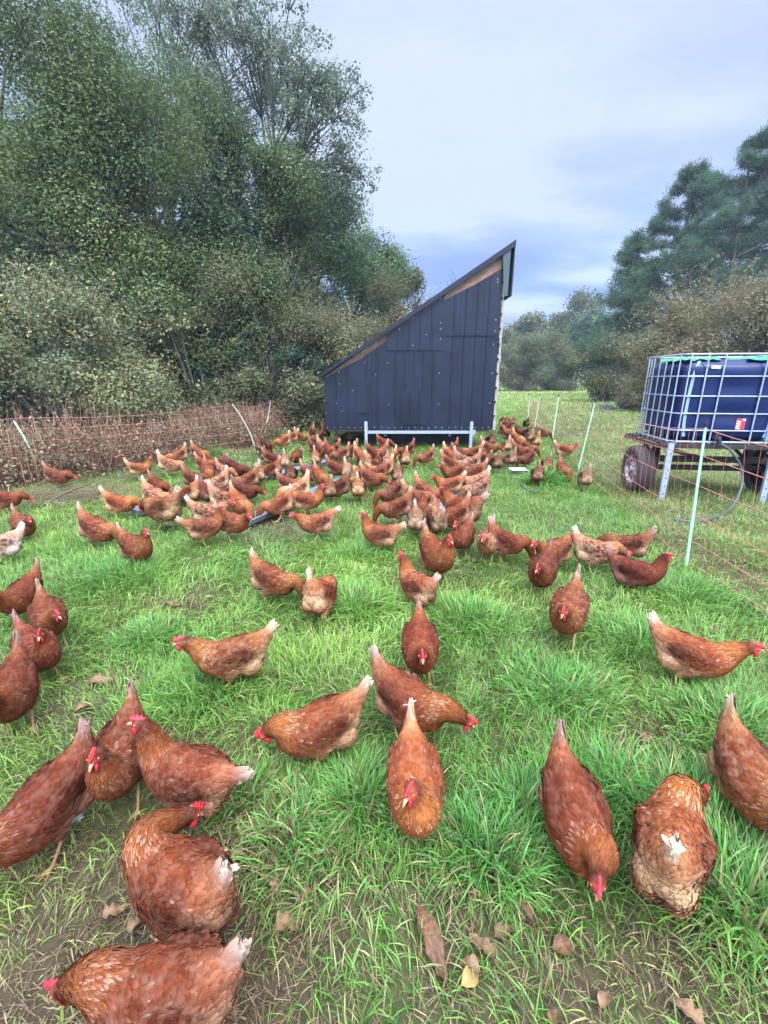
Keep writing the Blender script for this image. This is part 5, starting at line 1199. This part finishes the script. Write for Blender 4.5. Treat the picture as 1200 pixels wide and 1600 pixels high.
NEAR = [
 ((378, 1478), (95, 1548), 'low', 0, 'rust brown', 'large rust-brown hen at the bottom left edge, neck stretched low to the left', 1, 45, 1),
 ((92, 1152), (-28, 1350), 'low', 0, 'rust brown', 'dark hen walking off the left edge with tall pale tail', 2, 60, 1),
 ((205, 1068), (148, 1188), 'up', 0, 'rust brown', 'hen facing the camera with ruffled pale neck beside the alert one', 1, 60, 2),
 ((374, 1210), (232, 1140), 'alert', 15, 'rust brown', 'alert upright hen facing left with raised neck and small white tail tip', 2, 28, 1),
 ((20, 1000), (-8, 1085), 'mid', 0, 'rust brown', 'hen half cut by the left edge below the group of three', 0, 52, 1),
 ((22, 957), (58, 990), 'up', -25, 'dark brown', 'dark maroon hen with white tail, front of the left edge trio', 0, 60, 2),
 ((67, 918), (80, 948), 'mid', 15, 'chestnut', 'golden-breasted hen facing the camera, right of the left edge trio', 1, 60, 2),
 ((43, 884), (5, 925), 'mid', 0, 'rust brown', 'hen facing left at the back of the left edge trio', 0, 52, 1),
 ((401, 860), (468, 940), 'peck', 0, 'ginger', 'hen with tail high pecking towards the hen seen from behind', 0, 52, 1),
 ((282-4, 0), None, None, 0, '', '', 0, 0, 0),
 ((426, 978), (287, 1007), 'mid', 0, 'ginger', 'red-headed hen striding left with cream rump and flecked neck', 2, 40, 2),
 ((577, 1066), (414, 1152), 'tuck', 0, 'ginger', 'hen bending low to the left with broad creamy rear', 1, 40, 2),
 ((597, 1020), (716, 1128), 'low', 20, 'chestnut', 'hen leaning down to the right with pale flecked back', 2, 55, 1),
 ((655, 936), (660, 1030), 'mid', 0, 'rust brown', 'dark hen coming forward just behind the leaning pair', 0, 60, 1),
 ((641, 1108), (638, 1240), 'up', -30, 'ginger', 'ginger hen walking straight at the camera with tall white tail', 1, 64, 1),
 ((880, 1150), (922, 1368), 'tuck', -20, 'rust brown', 'dark hen pecking forward with white necklace of flecks', 2, 60, 1),
 ((1176, 1130), (1215, 1290), 'low', 0, 'ginger', 'hen cut by the right edge, walking with yellow leg raised', 0, 55, 2),
 ((1022, 966), (1172, 1017), 'mid', 0, 'chestnut', 'hen striding right with neck stretched and pale fluffy belly', 1, 50, 2),
 ((903, 897), (878, 970), 'mid', 0, 'chestnut', 'lone hen walking forward right of centre with neat pale collar', 1, 60, 2),
 ((861, 848), (838, 898), 'mid', 0, 'rust brown', 'hen facing the camera with pale collar, before the left-facing one', 0, 60, 1),
 ((899, 829), (836, 852), 'mid', 0, 'chestnut', 'hen facing left behind the hen with pale collar', 0, 40, 1),
 ((1006, 820), (948, 850), 'low', 0, 'chestnut', 'hen with pale tail behind the dark hen near the fence', 0, 50, 1),
 ((955, 856), (1037, 868), 'up', 0, 'dark brown', 'dark brown hen standing near the fence, facing right', 0, 50, 1),
 ((662, 816), (704, 848), 'up', 0, 'chestnut', 'chestnut hen leaving the right cluster with tail up and red face', 1, 60, 2),
 ((739, 806), (711, 824), 'up', 0, 'rust brown', 'dark hen with raised head at the front of the right cluster', 0, 50, 1),
 ((769, 814), (757, 843), 'mid', 0, 'pale', 'pale-backed hen facing the camera beside the diving brown hen', 1, 60, 1),
 ((774, 812), (822, 875), 'peck', 0, 'rust brown', 'brown hen diving its head into the grass, right of the pale-backed one', 1, 50, 1),
 ((628, 821), (572, 808), 'up', 0, 'ginger', 'ginger hen standing alone in the middle facing left', 2, 30, 1),
 ((523, 797), (466, 806), 'mid', 0, 'chestnut', 'round orange-brown hen facing left below the right-hand trough', 0, 20, 1),
 ((183, 820), (229, 832), 'up', 0, 'chestnut', 'hen with red face up, front of the low pair at left', 1, 45, 1),
 ((18, 788), (46, 812), 'mid', 0, 'chestnut', 'hen near the left edge facing the camera below the straw heap', 1, 60, 1),
 ((275, 811), (346, 795), 'up', 0, 'ginger', 'ginger hen with raised red head in front of the left trough', 1, 35, 1),
 ((764, 775), (688, 768), 'mid', 0, 'chestnut', 'long golden-brown hen facing left with red comb, top of the right cluster', 2, 35, 1),
 ((287, 764), (213, 793), 'low', 0, 'ginger', 'pale-necked hen lowering its head to the trough end at left', 2, 45, 1),
 ((170, 763), (209, 791), 'low', 0, 'ginger', 'orange hen reaching right to the trough end at far left', 0, 45, 1),
]
for r in NEAR:
    if r[1] is None: continue
    tl, hp, pose, yaw, tone, lab, var, ta, stride = r
    hen_by_points(tl, hp, pose, yaw, tone, lab, var, ta, stride)

FAR = [
 (292, 1392, 152, 'low', 'rust brown', 'hen seen from behind with head turned right, above the bottom left hen', -100, 0),  # px, py (body centre), heading, pose, tone, label
 (1046, 1330, 54, 'low', 'ginger', 'speckled hen seen from behind, neck bent away to the right', -25, 2),
 (497, 935, 80, 'peck', 'ginger', 'small round hen seen from behind next to the tail-up pecker', 0, 1),
 (655, 918, 118, 'up', 'chestnut', 'hen walking away with mottled rump above the central group', 20, 1),
 (3, 853, 200, 'mid', 'cream', 'whitish hen cut by the left edge', 0, 0),
 (4, 781, 20, 'low', 'rust brown', 'sliver of a brown hen at the left edge above the whitish one', 0, 0),
 (148, 828, 350, 'peck', 'chestnut', 'pecking hen behind the red-faced one in the low pair at left', 0, 0),
 (88, 745, 350, 'low', 'rust brown', 'dark hen lying low by the green stake at far left', 0, 0),
 (925, 862, 352, 'low', 'pale', 'pale-rumped hen with head hidden behind the dark hen near the fence', 0, 0),
 # left part of the flock
 (217, 733, 12, 'up', 'ginger', 'white-tailed hen with raised head, farthest left of the back row', 0, 0),
 (262, 727, 5, 'peck', 'pale', 'pale hen pecking in the back row beside the white-tailed one', 0, 0),
 (281, 713, 222, 'peck', 'ginger', 'orange hen with tail straight up in the back row at left', 0, 0),
 (309, 709, 340, 'peck', 'ginger', 'hen half sunk in the long grass with only pale tail showing', 0, 0),
 (319, 727, 345, 'low', 'chestnut', 'brown hen with white tail right of the straight-up tail', 0, 1),
 (338, 725, 205, 'up', 'rust brown', 'reddish hen showing its upright neck at the back left', 0, 0),
 (324, 738, 300, 'peck', 'chestnut', 'hen pecking between the white-tailed brown hen and the trough', 0, 0),
 (350, 738, 330, 'low', 'mottled', 'mottled pinkish hen behind the long trough', 0, 0),
 (364, 733, 350, 'peck', 'dark brown', 'dark-headed hen right behind the mottled pinkish one', 0, 0),
 (302, 749, 352, 'low', 'rust brown', 'white-tailed brown hen stretching along the long trough', 0, 1),
 (343, 755, 205, 'peck', 'pale', 'pale hen with tail lifted feeding over the trough', 0, 0),
 (246, 761, 330, 'low', 'dark brown', 'dark mahogany hen leaning right between two orange ones', 0, 1),
 (240, 777, 342, 'peck', 'pale', 'pale-tailed hen squeezed behind the pale-necked hen', 0, 0),
 (300, 772, 150, 'peck', 'ginger', 'cream-rumped hen seen from behind left of the trough gap', 0, 1),
 (330, 774, 60, 'peck', 'dark brown', 'dark hen in shade beyond the trough gap', 0, 0),
 (346, 781, 20, 'peck', 'pale', 'pale round hen between dark hen and big orange feeder', 0, 0),
 (372, 788, 320, 'peck', 'ginger', 'big orange-backed hen feeding at the near end of the right trough', 0, 1),
 (381, 768, 345, 'low', 'dark brown', 'dark brown hen stretching right with red face above the right trough', 0, 0),
 (324, 802, 10, 'mid', 'pale', 'hen hidden behind the ginger one with raised head', 0, 0),
 (362, 817, 340, 'mid', 'chestnut', 'orange hen with bright red face beside the trough end', -20, 1),
 (390, 751, 212, 'peck', 'chestnut', 'hen with white tail pecking left, left of the pale fluffy rump', 0, 0),
 (404, 743, 120, 'peck', 'ginger', 'hen with pale fluffy rump before the long trough', 0, 0),
 (414, 711, 100, 'low', 'chestnut', 'hen seen from behind at the foot of the curved white stake', 0, 0),
 (408, 698, 60, 'peck', 'rust brown', 'small hen tucked behind the curved white stake', 0, 0),
 (424, 717, 5, 'low', 'dark brown', 'dark hen right of the one at the curved stake', 0, 0),
 (428, 735, 165, 'peck', 'rust brown', 'dark hen with white tail over the long trough', 0, 0),
 (446, 722, 95, 'peck', 'pale', 'pale hen seen from behind with raised tail, beyond the trough', 0, 1),
 (464, 714, 265, 'low', 'dark brown', 'dark hen facing the camera beyond the long trough', 0, 0),
 (445, 690, 205, 'peck', 'ginger', 'hen pecking left in the small trio near the bank', 0, 0),
 (456, 684, 190, 'low', 'chestnut', 'middle hen of the small trio near the bank', 0, 0),
 (468, 683, 350, 'peck', 'ginger', 'right hen of the small trio near the bank', 0, 0),
 (455, 742, 90, 'peck', 'rust brown', 'small round hen at the front side of the long trough', 0, 0),
 (449, 757, 350, 'low', 'chestnut', 'white-tailed hen lying low between the two troughs', 0, 0),
 (467, 767, 203, 'peck', 'pale', 'pale hen with long white tail between the two troughs', 0, 1),
 (440, 790, 202, 'peck', 'chestnut', 'hen dipping its head into the right trough from the right', 0, 0),
 (478, 783, 5, 'up', 'ginger', 'ginger hen with raised head above the round orange-brown one', 0, 1),
 (488, 674, 270, 'mid', 'ginger', 'tiny tan hen alone left of the shed corner', 0, 0),
 (504, 664, 100, 'low', 'mottled', 'speckled hen close against the left shed corner', 0, 0),
 (508, 677, 70, 'peck', 'dark brown', 'dark hen just below the left shed corner', 0, 0),
 (498, 685, 220, 'peck', 'rust brown', 'hen left of the shed corner with pale raised tail', 0, 0),
 (492, 702, 340, 'peck', 'dark brown', 'dark white-tailed hen at the far trough end', 0, 0),
 (502, 698, 320, 'peck', 'pale', 'pale-backed hen beyond the far trough end', 0, 0),
 (514, 704, 300, 'low', 'rust brown', 'hen lowering its head by the far trough end', 0, 1),
 (494, 717, 90, 'peck', 'ginger', 'round orange hen seen from behind near the far trough end', 0, 0),
 (525, 733, 340, 'low', 'rust brown', 'dark hen with long white tail between troughs and shed leg', 0, 1),
 (482, 741, 320, 'low', 'chestnut', 'white-tailed hen left of the long-backed pale one', 0, 0),
 (498, 745, 308, 'peck', 'ginger', 'long-backed hen with high pale tail by the right trough', 0, 1),
 (514, 767, 112, 'peck', 'chestnut', 'hen seen from behind at the right end of the right trough', 0, 0),
 (530, 764, 190, 'peck', 'rust brown', 'brown hen feeding at the right trough end, facing left', 0, 1),
 (560, 765, 92, 'peck', 'ginger', 'round hen with cream rump seen from behind, front of the middle crowd', 0, 0),
 (556, 746, 85, 'low', 'ginger', 'ginger hen with tall tail in the middle crowd', 0, 1),
 (546, 738, 60, 'peck', 'pale', 'pale-tailed hen behind the ginger tall-tailed one', 0, 0),
 (579, 748, 330, 'low', 'chestnut', 'orange-brown hen leaning right in the middle crowd', 0, 1),
 (588, 742, 200, 'low', 'rust brown', 'hen leaning left with yellowish tail, right of middle crowd', 0, 0),
 (601, 735, 192, 'peck', 'ginger', 'straw-tailed hen at the right rim of the middle crowd', 0, 0),
 # front of the shed
 (528, 686, 80, 'peck', 'dark brown', 'shadowed hen under the left end of the shed', 0, 0),
 (544, 683, 120, 'peck', 'dark brown', 'second shadowed hen under the shed, left of the leg', 0, 0),
 (522, 704, 195, 'peck', 'rust brown', 'hen pecking left, first of the row before the left shed leg', 0, 0),
 (536, 711, 190, 'peck', 'chestnut', 'second hen in the row before the left shed leg', 0, 1),
 (549, 706, 200, 'peck', 'rust brown', 'third hen in the row before the left shed leg', 0, 0),
 (562, 713, 322, 'peck', 'ginger', 'last hen in the row, right under the left shed leg', 0, 0),
 (581, 708, 340, 'peck', 'dark brown', 'dark hen right of the left shed leg', 0, 0),
 (598, 692, 325, 'low', 'rust brown', 'hen with high pale tail at the shade edge under the shed', 0, 1),
 (600, 706, 230, 'peck', 'chestnut', 'hen before the shade edge with pale upright tail', 0, 0),
 (591, 722, 92, 'low', 'rust brown', 'narrow hen seen from behind in the crowd below the left leg', 0, 0),
 (578, 727, 65, 'peck', 'ginger', 'pink-backed hen with white tail below the left leg', 0, 1),
 (567, 724, 100, 'peck', 'chestnut', 'hen seen from behind left of the pink-backed one', 0, 0),
 (612, 717, 220, 'peck', 'ginger', 'hen with spread pale tail in the crowd under the shed middle', 0, 1),
 (606, 725, 270, 'peck', 'mottled', 'mottled hen facing the camera in the crowd under the shed middle', 0, 0),
 (633, 718, 100, 'peck', 'ginger', 'orange hen with white tail seen from behind, below the shed middle', 0, 0),
 (638, 704, 200, 'peck', 'rust brown', 'hen behind the orange one below the shed middle', 0, 0),
 (621, 743, 90, 'peck', 'chestnut', 'single hen with fluffy rump seen from behind, below the shed middle', 0, 1),
 (668, 715, 200, 'peck', 'rust brown', 'single dark-backed hen pecking left between the two crowds', 0, 1),
 (708, 703, 222, 'peck', 'dark brown', 'dark hen in the shade left of the right shed leg', 0, 0),
 (702, 713, 322, 'peck', 'ginger', 'pale-tailed hen left of the right shed leg', 0, 0),
 (718, 710, 330, 'low', 'rust brown', 'reddish hen right in front of the right shed leg', 0, 0),
 (699, 724, 358, 'peck', 'chestnut', 'white-tailed hen on the left rim of the right crowd', 0, 1),
 (720, 720, 350, 'peck', 'mottled', 'speckled grey-brown hen in the right crowd', 0, 0),
 (737, 726, 180, 'peck', 'mottled', 'second speckled hen in the right crowd, facing left', 0, 0),
 (740, 708, 175, 'low', 'chestnut', 'large orange-brown hen beside the right shed leg', 0, 1),
 (763, 700, 333, 'low', 'ginger', 'golden hen with high pale tail right of the right shed leg', 0, 1),
 (761, 718, 95, 'mid', 'rust brown', 'hen seen from behind with raised neck in the right crowd', 0, 0),
 (776, 724, 95, 'peck', 'chestnut', 'hen with cream rump seen from behind, right rim of the crowd', 0, 0),
 (710, 739, 200, 'mid', 'chestnut', 'red-faced hen facing left at the front of the right crowd', 0, 1),
 (743, 738, 180, 'low', 'rust brown', 'brown hen facing left with pale rear, front of the right crowd', 0, 0),
 (767, 689, 100, 'peck', 'dark brown', 'shadowed hen under the right corner of the shed', 0, 0),
 (745, 754, 185, 'low', 'pale', 'pale hen with white tail behind the long golden-brown one', 0, 0),
 (749, 765, 192, 'peck', 'mottled', 'white-tailed mottled hen squeezed beside the long golden-brown one', 0, 0),
 (705, 758, 178, 'mid', 'chestnut', 'brown hen facing left at the top of the lower right cluster', 0, 0),
 (614, 770, 212, 'peck', 'rust brown', 'hen with fanned tail at the left tip of the lower right cluster', 0, 1),
 (624, 795, 182, 'peck', 'chestnut', 'broad-backed hen with dark head low, left in the lower right cluster', 0, 1),
 (648, 778, 340, 'low', 'ginger', 'golden hen leaning right with two-pronged pale tail', 0, 0),
 (663, 770, 330, 'peck', 'ginger', 'hen behind the golden leaning one in the lower right cluster', 0, 0),
 (665, 805, 95, 'up', 'rust brown', 'red-brown hen walking away with raised neck in the cluster', 0, 0),
 (684, 812, 98, 'up', 'pale', 'pale hen walking away with thin raised neck in the cluster', 0, 1),
 (651, 815, 80, 'peck', 'pale', 'pale small hen seen from behind, left of the neck-raised two', 0, 0),
 (712, 808, 190, 'peck', 'rust brown', 'brown round hen with white tail in the middle of the cluster', 0, 0),
 # right of the shed
 (785, 660, 80, 'peck', 'rust brown', 'tiny far hen, leftmost beyond the right shed corner', 0, 0),
 (792, 659, 250, 'peck', 'chestnut', 'tiny far hen second beyond the right shed corner', 0, 0),
 (801, 659, 100, 'low', 'ginger', 'tiny far hen with pale tail topmost of the far bunch', 0, 0),
 (793, 668, 200, 'peck', 'dark brown', 'small dark hen in the middle of the far bunch', 0, 0),
 (788, 674, 320, 'peck', 'chestnut', 'small hen at the near side of the far bunch', 0, 0),
 (823, 662, 90, 'peck', 'dark brown', 'dark far hen alone beside the farthest stakes', 0, 0),
 (809, 674, 275, 'peck', 'rust brown', 'brown hen facing the camera right of the far bunch', 0, 0),
 (794, 682, 330, 'peck', 'rust brown', 'white-tailed hen pecking right below the far bunch', 0, 0),
 (807, 687, 300, 'peck', 'ginger', 'hen with long pale back below the far bunch', 0, 0),
 (825, 677, 120, 'peck', 'dark brown', 'dark hen behind the pale one near the second stake', 0, 0),
 (828, 684, 95, 'peck', 'pale', 'pale hen seen from behind near the second stake', 0, 0),
 (838, 690, 90, 'peck', 'ginger', 'hen with cream rump seen from behind, right of the pale one', 0, 0),
 (845, 677, 350, 'peck', 'rust brown', 'brown hen farthest right of the group near the second stake', 0, 0),
 (792, 698, 100, 'peck', 'pale', 'pale hen seen from behind between shed corner and tray', 0, 0),
 (811, 704, 320, 'low', 'rust brown', 'pale-tailed hen above the tray, leaning right', 0, 1),
 (822, 700, 330, 'peck', 'chestnut', 'hen just behind the leaning one above the tray', 0, 0),
 (825, 717, 212, 'peck', 'dark brown', 'dark hen with white tail pecking at the tray', 0, 0),
 (798, 718, 115, 'peck', 'mottled', 'dark mottled hen left of the tray', 0, 0),
 (840, 743, 80, 'peck', 'chestnut', 'fluffy hen seen from behind right of the tray', 0, 1),
 (853, 729, 92, 'peck', 'rust brown', 'hen seen from behind just beyond the fluffy one', 0, 0),
 (878, 735, 280, 'peck', 'rust brown', 'dark hen with pale collar and tail pecking near the fence', 0, 1),
 (880, 704, 5, 'mid', 'ginger', 'ginger hen facing right near the third stake', 0, 0),
 (915, 749, 78, 'peck', 'pale', 'pale round hen seen from behind at the foot of the fence', 0, 0),
]
for px, py, hd, pose, tone, lab, yaw, var in FAR:
    v = (px*7+py) % 2 if py < 790 else var
    hen_at(px, py, hd+random.uniform(-5, 5), pose, tone, lab, yaw, v, .96 if py > 1000 else random.uniform(.82, .92))
_labs = [o['label'] for o in SC.objects if o.name.split('.')[0] == 'hen']
for a_ in set(_labs):
    n_ = len(a_.split())
    if _labs.count(a_) > 1 or n_ > 16 or n_ < 4: print('LABEL?', a_, _labs.count(a_), n_)
print('hens', len(_labs))
# ------------------------------------------------------------------ damp air
def build_haze():
    mb = MB(); mb.box((0, 60, 12), (330, 330, 30)); o = mb.build('haze', [None]); o.data.materials.clear()
    m_ = bpy.data.materials.new('damp_air'); m_.use_nodes = True; N = m_.node_tree.nodes; L = m_.node_tree.links; N.remove(N['Principled BSDF'])
    v = N.new('ShaderNodeVolumePrincipled'); v.inputs['Color'].default_value = (.82, .87, 1.0, 1); v.inputs['Density'].default_value = HAZE_D
    L.new(v.outputs[0], N['Material Output'].inputs['Volume']); o.data.materials.append(m_); o['kind'] = 'stuff'; tag(o, 'thin damp bluish haze lying over the whole field', 'haze')
HAZE_D = 0.0008
build_haze()
